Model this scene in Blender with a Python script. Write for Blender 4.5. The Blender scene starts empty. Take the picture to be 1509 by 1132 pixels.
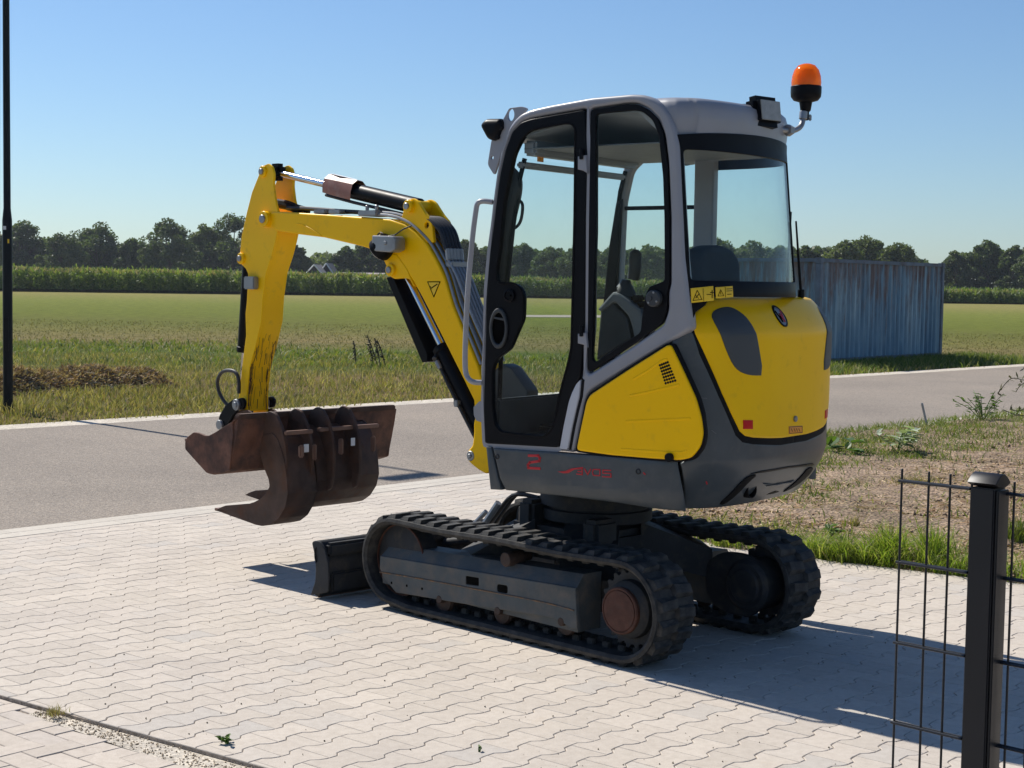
import bpy, bmesh, math, random
import numpy as np
from mathutils import Matrix, Vector

# ---------------------------------------------------------------- camera, sky, sun, exposure
scene = bpy.context.scene
CAM_H = 1.65; FPX = 2300.0; HORIZON = 417.0; ROLL = math.radians(0.9)
PITCH = math.atan((566 - HORIZON) / FPX)
_R0 = np.array([1, 0, 0.]); _U0 = np.array([0, math.sin(PITCH), math.cos(PITCH)])
_F = np.array([0, math.cos(PITCH), -math.sin(PITCH)])
_U = _U0 * math.cos(ROLL) - _R0 * math.sin(ROLL)
_R = _R0 * math.cos(ROLL) + _U0 * math.sin(ROLL)
_C = np.array([0, 0, CAM_H])
cam = bpy.data.cameras.new('camera'); cam_o = bpy.data.objects.new('camera', cam)
scene.collection.objects.link(cam_o)
cam_o.matrix_world = Matrix(((_R[0], _U[0], -_F[0], 0), (_R[1], _U[1], -_F[1], 0), (_R[2], _U[2], -_F[2], CAM_H), (0, 0, 0, 1)))
cam.sensor_width = 36.0; cam.lens = 36.0 * FPX / 1509.0
cam.clip_start = 0.05; cam.clip_end = 6000
scene.camera = cam_o

SUN_AZ = math.radians(-44.0); SUN_EL = math.radians(46.5)      # azimuth from +Y towards +X
world = bpy.data.worlds.new('World'); scene.world = world; world.use_nodes = True
wn = world.node_tree; wn.nodes.clear()
sky = wn.nodes.new('ShaderNodeTexSky'); sky.sky_type = 'NISHITA'; sky.sun_disc = False
sky.sun_elevation = SUN_EL; sky.sun_rotation = SUN_AZ
sky.air_density = 1.0; sky.dust_density = 0.3; sky.ozone_density = 1.6; sky.altitude = 0
bg = wn.nodes.new('ShaderNodeBackground'); bg.inputs['Strength'].default_value = 0.082
wo = wn.nodes.new('ShaderNodeOutputWorld')
tint = wn.nodes.new('ShaderNodeMix'); tint.data_type = 'RGBA'; tint.blend_type = 'MULTIPLY'; tint.inputs[0].default_value = 1.0
tint.inputs[7].default_value = (.66, .82, 1.02, 1)      # clear, slightly bluer summer air
wn.links.new(sky.outputs[0], tint.inputs[6]); wn.links.new(tint.outputs[2], bg.inputs[0]); wn.links.new(bg.outputs[0], wo.inputs[0])
sun = bpy.data.lights.new('sun', 'SUN'); sun.energy = 5.0; sun.angle = math.radians(0.5); sun.color = (1.0, 0.95, 0.87)
sun_o = bpy.data.objects.new('sun', sun); scene.collection.objects.link(sun_o)
_sd = Vector((math.sin(SUN_AZ) * math.cos(SUN_EL), math.cos(SUN_AZ) * math.cos(SUN_EL), math.sin(SUN_EL)))
sun_o.rotation_euler = _sd.to_track_quat('Z', 'Y').to_euler(); sun_o.location = (-20, 20, 30)
scene.view_settings.view_transform = 'Standard'; scene.view_settings.look = 'None'
scene.view_settings.gamma = 1.0; scene.view_settings.exposure = 0.37
scene.view_settings.use_curve_mapping = False
scene.render.engine = 'CYCLES'
scene.cycles.max_bounces = 8; scene.cycles.transparent_max_bounces = 16

# ---------------------------------------------------------------- photo measurement helpers
# the survey of the place: points read off the photograph are laid on the real plane they belong to
def ray(x, y): return _F + _R * (x - 754.5) / FPX - _U * (y - 566) / FPX
def gz(x, y, z=0.0):
    d = ray(x, y); return _C + d * ((z - CAM_H) / d[2])
def heading(deg):
    a = math.radians(deg); u = np.array([math.sin(a), math.cos(a), 0]); return u, np.array([-u[1], u[0], 0])
class Frame:
    def __init__(s, deg, O):
        s.u, s.l = heading(deg); s.O = np.array(O, float); s.deg = deg
    def hit(s, n, P0, x, y):
        d = ray(x, y); return _C + d * (((P0 - _C) @ n) / (d @ n))
    def on_l(s, l, pts):                   # plane at lateral offset l -> (u, z)
        P0 = s.O + s.l * l; r = []
        for x, y in pts:
            P = s.hit(s.l, P0, x, y) - s.O; r.append((float(P @ s.u), float(P[2])))
        return r
    def on_u(s, u, pts):                   # plane at forward offset u -> (l, z)
        P0 = s.O + s.u * u; r = []
        for x, y in pts:
            P = s.hit(s.u, P0, x, y) - s.O; r.append((float(P @ s.l), float(P[2])))
        return r
    def mat(s, root):
        M = Matrix(((s.u[0], s.l[0], 0, s.O[0]), (s.u[1], s.l[1], 0, s.O[1]), (0, 0, 1, s.O[2]), (0, 0, 0, 1)))
        return Matrix.Translation(-Vector(root)) @ M
EXO = np.array([0.48, 7.66, 0.0])
FU = Frame(-54, EXO)                       # upper structure
FT = Frame(-44.5, EXO)                     # undercarriage
FB = Frame(-46, EXO + FU.u * 0.45 + FU.l * 0.10)   # boom, swung on its king post

# ---------------------------------------------------------------- object helpers
COL = scene.collection
def link(o, parent=None, M=None):
    COL.objects.link(o)
    if parent is not None: o.parent = parent
    if M is not None: o.matrix_local = M
    return o
def tag(o, label=None, cat=None, group=None, kind=None):
    if label: o['label'] = label
    if cat: o['category'] = cat
    if group: o['group'] = group
    if kind: o['kind'] = kind
    return o
def empty(name, loc, label, cat, group=None):
    o = bpy.data.objects.new(name, None); o.empty_display_size = 0.1; link(o); o.location = loc
    return tag(o, label, cat, group)
def make_mesh(name, VFs, mat, smooth=40):
    if not isinstance(VFs, list): VFs = [VFs]
    V = []; F = []
    for v, f in VFs:
        n = len(V); V.extend([tuple(float(c) for c in p) for p in v]); F.extend([tuple(i + n for i in q) for q in f])
    me = bpy.data.meshes.new(name); me.from_pydata(V, [], F); me.validate()
    bm = bmesh.new(); bm.from_mesh(me); bmesh.ops.recalc_face_normals(bm, faces=bm.faces); bm.to_mesh(me); bm.free()
    if smooth:
        me.polygons.foreach_set('use_smooth', [True] * len(me.polygons))
        me.set_sharp_from_angle(angle=math.radians(smooth))
    if mat: me.materials.append(mat)
    return me
def obj(name, VFs, mat, parent=None, M=None, smooth=40, label=None):
    o = bpy.data.objects.new(name, make_mesh(name, VFs, mat, smooth)); link(o, parent, M)
    if label: o['label'] = label
    return o
def raw_obj(name, V, F, mat, parent=None):  # big numpy meshes
    me = bpy.data.meshes.new(name)
    V = np.asarray(V, np.float32); F = np.asarray(F, np.int32)
    k = F.shape[1]
    me.vertices.add(len(V)); me.vertices.foreach_set('co', V.ravel())
    me.loops.add(F.size); me.loops.foreach_set('vertex_index', F.ravel())
    me.polygons.add(len(F)); me.polygons.foreach_set('loop_start', np.arange(0, F.size, k, dtype=np.int32))
    me.polygons.foreach_set('loop_total', np.full(len(F), k, np.int32))
    me.update(calc_edges=True); me.materials.append(mat)
    o = bpy.data.objects.new(name, me); link(o, parent); return o

def chaikin(P, n=1):
    for _ in range(n):
        Q = []
        for i in range(len(P)):
            a = P[i]; b = P[(i + 1) % len(P)]
            Q.append((a[0] * .75 + b[0] * .25, a[1] * .75 + b[1] * .25)); Q.append((a[0] * .25 + b[0] * .75, a[1] * .25 + b[1] * .75))
        P = Q
    return P
def rcorner(P, r, n=4):
    """round every corner of polygon P by up to r"""
    out = []
    m = len(P)
    for i in range(m):
        p = np.array(P[i - 1]); c = np.array(P[i]); q = np.array(P[(i + 1) % m])
        a = p - c; b = q - c; la = np.linalg.norm(a); lb = np.linalg.norm(b)
        t = min(r, la * .45, lb * .45)
        A = c + a / la * t; B = c + b / lb * t
        for k in range(n + 1):
            s = k / n; out.append(tuple((1 - s) ** 2 * A + 2 * s * (1 - s) * c + s * s * B))
    return out
def plate(loops, a0, a1, bev=.003, axis='l', seg=1):
    """solid plate: outline loops[0] with holes loops[1:], from a0 to a1 along axis, rounded edges"""
    cu = bpy.data.curves.new('tmp', 'CURVE'); cu.dimensions = '2D'; cu.fill_mode = 'BOTH'
    th = abs(a1 - a0) / 2; bev = min(bev, th * .95)
    cu.extrude = th - bev; cu.bevel_depth = bev; cu.bevel_resolution = seg; cu.offset = -bev
    for L in loops:
        sp = cu.splines.new('POLY'); sp.points.add(len(L) - 1)
        for p, (a, b) in zip(sp.points, L): p.co = (a, b, 0, 1)
        sp.use_cyclic_u = True
    ob = bpy.data.objects.new('tmp', cu)
    me = bpy.data.meshes.new_from_object(ob)
    mid = (a0 + a1) / 2
    F = [tuple(p.vertices) for p in me.polygons]
    if axis == 'l': V = [(v.co.x, mid - v.co.z, v.co.y) for v in me.vertices]
    elif axis == 'u': V = [(mid + v.co.z, v.co.x, v.co.y) for v in me.vertices]
    else: V = [(v.co.x, v.co.y, mid + v.co.z) for v in me.vertices]
    bpy.data.objects.remove(ob); bpy.data.curves.remove(cu); bpy.data.meshes.remove(me)
    return V, F
def boxc(c, s, bev=0.004, rot=None):
    bm = bmesh.new(); bmesh.ops.create_cube(bm, size=1)
    for v in bm.verts: v.co = Vector((v.co.x * s[0], v.co.y * s[1], v.co.z * s[2]))
    if bev: bmesh.ops.bevel(bm, geom=bm.edges[:], offset=min(bev, min(s) * .45), segments=2, affect='EDGES')
    if rot is not None: bmesh.ops.rotate(bm, verts=bm.verts, cent=(0, 0, 0), matrix=rot)
    V = [(v.co.x + c[0], v.co.y + c[1], v.co.z + c[2]) for v in bm.verts]
    bm.verts.index_update(); F = [tuple(v.index for v in f.verts) for f in bm.faces]; bm.free(); return V, F
def catmull(P, n=6, closed=False):
    P = [np.array(p, float) for p in P]; out = []
    m = len(P); rng = range(m if closed else m - 1)
    for i in rng:
        p1 = P[i]; p2 = P[(i + 1) % m]
        p0 = P[i - 1] if (i > 0 or closed) else p1; p3 = P[(i + 2) % m] if (i + 2 < m or closed) else p2
        for k in range(n):
            t = k / n
            out.append(.5 * ((2 * p1) + (-p0 + p2) * t + (2 * p0 - 5 * p1 + 4 * p2 - p3) * t * t + (-p0 + 3 * p1 - 3 * p2 + p3) * t ** 3))
    if not closed: out.append(P[-1])
    return out
def sweep(P, r, n=10, smoothpath=0, taper=None, flat=1.0):
    P = [np.array(p, float) for p in P]
    if smoothpath: P = catmull(P, smoothpath)
    V = []; F = []; m = len(P); up = None
    for i in range(m):
        t = P[min(i + 1, m - 1)] - P[max(i - 1, 0)]; t = t / (np.linalg.norm(t) + 1e-9)
        if up is None:
            up = np.array([0, 0, 1.]) if abs(t[2]) < .9 else np.array([1, 0, 0.])
        up = up - t * (up @ t); up /= np.linalg.norm(up); s = np.cross(t, up)
        rr = r if taper is None else r * (1 + (taper - 1) * i / (m - 1))
        for k in range(n):
            a = 2 * math.pi * k / n; V.append(P[i] + up * math.cos(a) * rr * flat + s * math.sin(a) * rr)
    for i in range(m - 1):
        for k in range(n):
            a = i * n + k; b = i * n + (k + 1) % n; F.append((a, b, b + n, a + n))
    F.append(tuple(range(n))[::-1]); F.append(tuple(range((m - 1) * n, m * n)))
    return V, F
def cyl(p0, p1, r, n=20, bev=.003, r1=None):
    """turned cylinder with small chamfers"""
    p0 = np.array(p0, float); p1 = np.array(p1, float); t = p1 - p0; L = np.linalg.norm(t); t /= L
    r1 = r if r1 is None else r1; bev = min(bev, L * .3, r * .3)
    prof = [(r - bev, 0), (r, bev), (r1, L - bev), (r1 - bev, L)]
    return lathe(prof, p0, t, n)
def lathe(prof, p0, axis, n=24, cap=True):
    p0 = np.array(p0, float); t = np.array(axis, float); t /= np.linalg.norm(t)
    up = np.array([0, 0, 1.]) if abs(t[2]) < .9 else np.array([1, 0, 0.])
    up = up - t * (up @ t); up /= np.linalg.norm(up); s = np.cross(t, up); V = []; F = []
    for r, h in prof:
        for k in range(n):
            a = 2 * math.pi * k / n; V.append(p0 + t * h + (up * math.cos(a) + s * math.sin(a)) * max(r, 1e-4))
    for i in range(len(prof) - 1):
        for k in range(n):
            a = i * n + k; b = i * n + (k + 1) % n; F.append((a, b, b + n, a + n))
    if cap: F.append(tuple(range(n))[::-1]); F.append(tuple(range((len(prof) - 1) * n, len(prof) * n)))
    return V, F

# ---------------------------------------------------------------- materials
def nodes(m):
    m.use_nodes = True; nt = m.node_tree; nt.nodes.clear()
    out = nt.nodes.new('ShaderNodeOutputMaterial'); return nt, out
def N(nt, t, **kw):
    n = nt.nodes.new(t)
    for k, v in kw.items():
        if k in ('operation', 'blend_type', 'data_type', 'noise_dimensions', 'feature', 'interpolation_type', 'distance'): setattr(n, k, v)
        else: n.inputs[k.replace('_', ' ')].default_value = v
    return n
def ramp(nt, fac, stops):
    r = nt.nodes.new('ShaderNodeValToRGB'); e = r.color_ramp.elements
    while len(e) < len(stops): e.new(.5)
    for el, (p, c) in zip(e, stops): el.position = p; el.color = (*c, 1) if len(c) == 3 else c
    nt.links.new(fac, r.inputs[0]); return r.outputs[0]
def mixc(nt, f, a, b, mode='MIX'):
    n = nt.nodes.new('ShaderNodeMix'); n.data_type = 'RGBA'; n.blend_type = mode
    for s, v in ((0, f), (6, a), (7, b)):
        if isinstance(v, (int, float)): n.inputs[s].default_value = v
        elif isinstance(v, tuple): n.inputs[s].default_value = (*v, 1)
        else: nt.links.new(v, n.inputs[s])
    return n.outputs[2]
def noise(nt, vec, scale, detail=4, rough=.55, dist=0.0):
    n = nt.nodes.new('ShaderNodeTexNoise'); n.inputs['Scale'].default_value = scale; n.inputs['Detail'].default_value = detail
    n.inputs['Roughness'].default_value = rough; n.inputs['Distortion'].default_value = dist
    if vec is not None: nt.links.new(vec, n.inputs['Vector'])
    return n.outputs['Fac']
def coords(nt, which='Object', scale=None):
    tc = nt.nodes.new('ShaderNodeTexCoord').outputs[which]
    if scale:
        mp = nt.nodes.new('ShaderNodeMapping'); mp.inputs['Scale'].default_value = scale; nt.links.new(tc, mp.inputs['Vector']); tc = mp.outputs[0]
    return tc
def mat(name, col, rough=.5, metal=0., var=.12, vscale=6., dirt=None, damt=.3, dscale=9., bump=.0, bscale=60., coat=0., spec=.5, dlo=.5, dhi=.7):
    m = bpy.data.materials.new(name); nt, out = nodes(m)
    b = nt.nodes.new('ShaderNodeBsdfPrincipled'); nt.links.new(b.outputs[0], out.inputs[0])
    c = coords(nt); n1 = noise(nt, c, vscale, 5)
    lo = tuple(x * (1 - var) for x in col); hi = tuple(min(1, x * (1 + var)) for x in col)
    colr = ramp(nt, n1, [(.3, lo), (.7, hi)])
    if dirt is not None:
        n2 = noise(nt, c, dscale, 8, .65); f = ramp(nt, n2, [(dlo, (0, 0, 0)), (dhi, (damt,) * 3)])
        colr = mixc(nt, f, colr, dirt)
        r2 = nt.nodes.new('ShaderNodeMapRange'); r2.inputs[3].default_value = rough; r2.inputs[4].default_value = min(1, rough + .35)
        nt.links.new(f, r2.inputs[0]); nt.links.new(r2.outputs[0], b.inputs['Roughness'])
    else:
        r2 = nt.nodes.new('ShaderNodeMapRange'); r2.inputs[3].default_value = max(0, rough - .08); r2.inputs[4].default_value = min(1, rough + .08)
        n3 = noise(nt, c, vscale * 3, 4); nt.links.new(n3, r2.inputs[0]); nt.links.new(r2.outputs[0], b.inputs['Roughness'])
    nt.links.new(colr, b.inputs['Base Color']); b.inputs['Metallic'].default_value = metal
    b.inputs['Coat Weight'].default_value = coat; b.inputs['Coat Roughness'].default_value = .12
    b.inputs['Specular IOR Level'].default_value = spec
    if bump:
        n4 = noise(nt, c, bscale, 6); bp = nt.nodes.new('ShaderNodeBump'); bp.inputs['Strength'].default_value = bump; bp.inputs['Distance'].default_value = .004
        nt.links.new(n4, bp.inputs['Height']); nt.links.new(bp.outputs[0], b.inputs['Normal'])
    return m
def leafmat(name, cols, rough=.55, trans=.25, pos=None):
    """foliage: colour varies by leaf island, part of the light passes through"""
    m = bpy.data.materials.new(name); nt, out = nodes(m)
    g = nt.nodes.new('ShaderNodeNewGeometry'); r = g.outputs['Random Per Island']
    k = len(cols); c = ramp(nt, r, [(i / max(1, k - 1), cols[i]) for i in range(k)])
    big = noise(nt, coords(nt), .35 if pos is None else pos, 3); c = mixc(nt, .6, c, ramp(nt, big, [(.3, (.6, .6, .6)), (.7, (1.35, 1.3, 1.1))]), 'MULTIPLY')
    d = nt.nodes.new('ShaderNodeBsdfPrincipled'); d.inputs['Roughness'].default_value = rough; nt.links.new(c, d.inputs['Base Color'])
    d.inputs['Specular IOR Level'].default_value = .3
    t = nt.nodes.new('ShaderNodeBsdfTranslucent'); nt.links.new(mixc(nt, 1., c, (1.3, 1.5, .6), 'MULTIPLY'), t.inputs[0])
    mx = nt.nodes.new('ShaderNodeMixShader'); mx.inputs[0].default_value = trans
    nt.links.new(d.outputs[0], mx.inputs[1]); nt.links.new(t.outputs[0], mx.inputs[2]); nt.links.new(mx.outputs[0], out.inputs[0])
    return m
def glassmat(name, tint, gloss=.9):
    m = bpy.data.materials.new(name); nt, out = nodes(m)
    tr = nt.nodes.new('ShaderNodeBsdfTransparent'); tr.inputs[0].default_value = (*tint, 1)
    gl = nt.nodes.new('ShaderNodeBsdfGlossy'); gl.inputs['Roughness'].default_value = .02
    lw = nt.nodes.new('ShaderNodeLayerWeight'); lw.inputs[0].default_value = .5
    pw = nt.nodes.new('ShaderNodeMath'); pw.operation = 'POWER'; pw.inputs[1].default_value = 5.0; nt.links.new(lw.outputs['Facing'], pw.inputs[0])
    mu = nt.nodes.new('ShaderNodeMath'); mu.operation = 'MULTIPLY_ADD'; mu.inputs[1].default_value = gloss; mu.inputs[2].default_value = .008; nt.links.new(pw.outputs[0], mu.inputs[0])
    mx = nt.nodes.new('ShaderNodeMixShader'); nt.links.new(mu.outputs[0], mx.inputs[0])
    nt.links.new(tr.outputs[0], mx.inputs[1]); nt.links.new(gl.outputs[0], mx.inputs[2])
    # thin dust film
    df = nt.nodes.new('ShaderNodeBsdfDiffuse'); df.inputs[0].default_value = (.5, .52, .5, 1)
    n2 = noise(nt, coords(nt), 7, 6, .7); f = ramp(nt, n2, [(.45, (0, 0, 0)), (.8, (.018,) * 3)])
    m2 = nt.nodes.new('ShaderNodeMixShader'); nt.links.new(f, m2.inputs[0]); nt.links.new(mx.outputs[0], m2.inputs[1]); nt.links.new(df.outputs[0], m2.inputs[2])
    nt.links.new(m2.outputs[0], out.inputs[0]); return m
M = {}
M['yellow'] = mat('yellow_paint', (1.0, .56, .0), .36, var=.03, vscale=3, coat=.04, spec=.16, dirt=(.30, .19, .05), damt=.25, dscale=14, dlo=.58, dhi=.8)
M['stick_yellow'] = mat('scratched_yellow_paint', (1.0, .565, .0), .42, var=.05, vscale=3, coat=.05, spec=.22, dirt=(.20, .13, .05), damt=.35, dscale=12, dlo=.56, dhi=.75)
M['grey'] = mat('grey_cab_paint', (.27, .275, .30), .4, var=.05, coat=.2, dirt=(.3, .29, .27), damt=.3, dscale=10)
M['silver'] = mat('silver_trim', (.48, .5, .54), .4, var=.04, coat=.2)  # cab grey lightened in colour to carry the frame's reflection
M['dark'] = mat('anthracite_body', (.055, .066, .074), .40, spec=.35, var=.10, coat=.15, dirt=(.17, .16, .14), damt=.4, dscale=8, dlo=.48, dhi=.8)
M['inset'] = mat('grey_hood_inset', (.045, .052, .058), .55, var=.05, bump=.15, bscale=300)
M['black'] = mat('black_trim', (.0045, .005, .007), .42, var=.2, spec=.12)
M['roller'] = mat('greasy_roller', (.040, .026, .021), .6, spec=.3, var=.3, vscale=25, dirt=(.10, .05, .03), damt=.6, dscale=22, bump=.4, bscale=120)
M['seal'] = mat('rubber_seal', (.005, .005, .006), .7, var=.2, spec=.15)
M['rubber'] = mat('track_rubber', (.020, .0205, .021), .68, spec=.3, var=.25, vscale=12, dirt=(.15, .135, .115), damt=.38, dscale=18, dlo=.42, dhi=.72, bump=.5, bscale=120)
M['iron'] = mat('undercarriage_steel', (.060, .072, .078), .58, spec=.35, var=.22, vscale=5, dirt=(.17, .14, .11), damt=.65, dscale=9, dlo=.45, dhi=.72, bump=.3)
M['cap'] = mat('black_plastic_cap', (.006, .0065, .009), .42, spec=.25, var=.1)
M['mark'] = mat('light_scuff', (.16, .17, .18), .6, spec=.2)
M['deepiron'] = mat('grimy_steel', (.022, .024, .027), .65, spec=.3, var=.3, dirt=(.10, .08, .06), damt=.5, dscale=14, bump=.3)
M['rust'] = mat('rusty_steel', (.085, .038, .027), .75, spec=.25, var=.25, vscale=25, dirt=(.09, .06, .05), damt=.6, dscale=20, bump=.5, bscale=150)
M['rustline'] = mat('orange_rust', (.17, .095, .045), .8, var=.5, vscale=40, dirt=(.08, .085, .085), damt=.9, dscale=25, dlo=.42, dhi=.6)
M['bucket'] = mat('worn_bucket_steel', (.145, .066, .042), .6, spec=.25, var=.30, vscale=9, dirt=(.045, .036, .034), damt=.8, dscale=7, dlo=.40, dhi=.62, bump=.35, bscale=90)
M['bucket2'] = mat('dark_bucket_steel', (.078, .047, .035), .6, spec=.25, var=.35, vscale=8, dirt=(.12, .055, .03), damt=.7, dscale=9, dlo=.5, dhi=.7, bump=.35, bscale=90)
M['edge'] = mat('worn_edge', (.19, .11, .08), .5, metal=.3, var=.2)
M['chrome'] = mat('chromed_rod', (.75, .76, .78), .12, metal=1., var=.03)
M['zinc'] = mat('zinc_steel', (.30, .31, .32), .42, metal=.6, var=.15, dirt=(.2, .17, .13), damt=.3)
M['hose'] = mat('black_hose', (.015, .015, .017), .5, var=.1)
M['orange'] = mat('orange_lens_plain', (.8, .18, .0), .2)
M['lampglass'] = mat('lamp_face', (.30, .30, .27), .25, var=.15, vscale=30, coat=.3)
M['seat'] = mat('seat_fabric', (.022, .030, .040), .85, bump=.5, bscale=400, var=.15)
M['inner'] = mat('interior_plastic', (.035, .04, .044), .6, var=.1)
M['innerlight'] = mat('console_grey', (.14, .15, .155), .55, var=.1)
M['sticker'] = mat('yellow_sticker', (.85, .55, .01), .4, var=.04)
M['ink'] = mat('black_print', (.003, .003, .003), .8, spec=.03)  # print, and the painted-in darkness of holes and slots
M['redink'] = mat('red_print', (.45, .012, .02), .45)
M['reflector'] = mat('red_reflector', (.55, .004, .008), .35, spec=.2)
M['white'] = mat('white_label', (.75, .75, .73), .5, var=.05)
M['orangestk'] = mat('orange_sticker', (.8, .3, .02), .4, var=.1)
M['copper'] = mat('rusty_wrap', (.30, .13, .09), .5, var=.2, dirt=(.4, .36, .33), damt=.5)
M['post'] = mat('anthracite_coated_steel', (.014, .016, .020), .38, var=.06, spec=.35, coat=.06, bump=.12, bscale=700)
M['lamppost'] = mat('black_lamp_post', (.006, .007, .008), .4, var=.1, spec=.2)
M['glass'] = glassmat('cab_glass', (.93, .965, .96), .8)
M['bark'] = mat('bark', (.09, .07, .05), .9, var=.3, vscale=2, bump=.6, bscale=8)
def lensmat():
    m = bpy.data.materials.new('amber_lens'); nt, out = nodes(m)
    b = nt.nodes.new('ShaderNodeBsdfPrincipled'); b.inputs['Base Color'].default_value = (1.0, .30, .01, 1); b.inputs['Roughness'].default_value = .12
    b.inputs['Transmission Weight'].default_value = .55; b.inputs['IOR'].default_value = 1.3; b.inputs['Coat Weight'].default_value = .5
    t = nt.nodes.new('ShaderNodeBsdfTranslucent'); t.inputs[0].default_value = (1, .34, .0, 1)
    mx = nt.nodes.new('ShaderNodeMixShader'); mx.inputs[0].default_value = .5
    nt.links.new(b.outputs[0], mx.inputs[1]); nt.links.new(t.outputs[0], mx.inputs[2]); nt.links.new(mx.outputs[0], out.inputs[0]); return m
M['lens'] = lensmat()

# ================================================================ GROUND, ROAD, PAVING
rng = np.random.default_rng(7); random.seed(7)
def ln(a, b):                               # line through two ground points: point, unit dir, left normal
    A = gz(*a)[:2]; B = gz(*b)[:2]; d = (B - A) / np.linalg.norm(B - A); return A, d, np.array([-d[1], d[0]])
NEAR = ln((0, 781.6), (713.6, 698)); FAR = ln((0, 633), (1509, 539.5))
EDGE_L = ln((41.1, 1035), (376.4, 1126.5)); EDGE_R = ln((1206, 824), (1509, 861))
EDGE_R2 = ln((940, 769), (1062, 806)); EDGE_R3 = ln((740, 702), (940, 769))   # the driveway flares out towards the road
def sd(L, p): return (np.asarray(p) - L[0]) @ L[2]     # signed distance
def at(L, s, off=0): return L[0] + L[1] * s + L[2] * off

def ground_material():
    m = bpy.data.materials.new('meadow'); nt, out = nodes(m)
    b = nt.nodes.new('ShaderNodeBsdfPrincipled'); b.inputs['Specular IOR Level'].default_value = .03; b.inputs['Roughness'].default_value = .95; nt.links.new(b.outputs[0], out.inputs[0])
    c = coords(nt); sep = nt.nodes.new('ShaderNodeSeparateXYZ'); nt.links.new(c, sep.inputs[0])
    n0 = noise(nt, coords(nt, scale=(.05, .12, 1)), 1.0, 5)
    yy = N(nt, 'ShaderNodeMath', operation='MULTIPLY_ADD'); yy.inputs[1].default_value = 9.0; nt.links.new(n0, yy.inputs[0]); nt.links.new(sep.outputs[1], yy.inputs[2])
    mr = nt.nodes.new('ShaderNodeMapRange'); mr.inputs[1].default_value = 14; mr.inputs[2].default_value = 174; nt.links.new(yy.outputs[0], mr.inputs[0])
    def d(y): return (y + 4.5 - 14) / 160
    col = ramp(nt, mr.outputs[0], [(d(16), (.160, .125, .060)), (d(27), (.175, .130, .068)), (d(30), (.095, .115, .032)), (d(37), (.095, .120, .030)),
                                   (d(42), (.20, .165, .080)), (d(49), (.17, .160, .058)), (d(56), (.135, .140, .042)), (d(72), (.135, .155, .036)), (d(105), (.160, .180, .045)), (d(150), (.22, .20, .075))])
    n1 = noise(nt, coords(nt, scale=(1, .45, 1)), 2.2, 8, .7)
    col = mixc(nt, 1., col, ramp(nt, n1, [(.25, (.55, .6, .5)), (.5, (1., 1., 1.)), (.78, (1.5, 1.38, 1.25))]), 'MULTIPLY')
    n2 = noise(nt, c, 24, 6, .8)
    col = mixc(nt, .8, col, ramp(nt, n2, [(.3, (.5, .55, .45)), (.7, (1.45, 1.4, 1.3))]), 'MULTIPLY')
    nt.links.new(col, b.inputs['Base Color'])
    bp = nt.nodes.new('ShaderNodeBump'); bp.inputs['Strength'].default_value = .8; bp.inputs['Distance'].default_value = .06
    nt.links.new(n2, bp.inputs['Height']); nt.links.new(bp.outputs[0], b.inputs['Normal']); return m
def granular(name, stops, scale, spk, bump=.5, big=.35, dist=.004, bigs=((.3, (.86, .86, .88)), (.7, (1.1, 1.09, 1.07)))):
    m = bpy.data.materials.new(name); nt, out = nodes(m)
    b = nt.nodes.new('ShaderNodeBsdfPrincipled'); b.inputs['Specular IOR Level'].default_value = .12; b.inputs['Roughness'].default_value = .88; nt.links.new(b.outputs[0], out.inputs[0])
    c = coords(nt); n = noise(nt, c, scale, 3, .8)
    col = ramp(nt, n, stops); nb = noise(nt, c, big, 6, .6)
    col = mixc(nt, 1., col, ramp(nt, nb, list(bigs)), 'MULTIPLY')
    v = nt.nodes.new('ShaderNodeTexVoronoi'); v.inputs['Scale'].default_value = spk; nt.links.new(c, v.inputs['Vector'])
    col = mixc(nt, .55, col, ramp(nt, v.outputs['Color'], [(.1, (.55, .55, .56)), (.5, (1, 1, 1)), (.9, (1.5, 1.45, 1.38))]), 'MULTIPLY')
    nt.links.new(col, b.inputs['Base Color'])
    bp = nt.nodes.new('ShaderNodeBump'); bp.inputs['Strength'].default_value = bump; bp.inputs['Distance'].default_value = dist
    nt.links.new(v.outputs['Distance'], bp.inputs['Height']); nt.links.new(bp.outputs[0], b.inputs['Normal']); return m
M['ground'] = ground_material()
M['asphalt'] = granular('asphalt', [(.3, (.165, .141, .118)), (.7, (.34, .297, .252))], 70, 75, .9, .35, .006, ((.28, (.84, .84, .85)), (.5, (1, 1, 1)), (.72, (1.12, 1.10, 1.08))))
M['soil'] = granular('dry_soil', [(.3, (.17, .125, .090)), (.5, (.29, .215, .155)), (.72, (.40, .305, .225))], 7, 38, 1., 1.3, .02, ((.3, (.62, .62, .58)), (.65, (1.1, 1.08, 1.05))))
M['sand'] = granular('joint_sand', [(.3, (.20, .17, .14)), (.7, (.42, .36, .30))], 30, 220, .5, 2.)
M['kerbsand'] = granular('verge_sand', [(.3, (.40, .36, .30)), (.7, (.58, .53, .45))], 12, 90, .6, 1.5)
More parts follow.
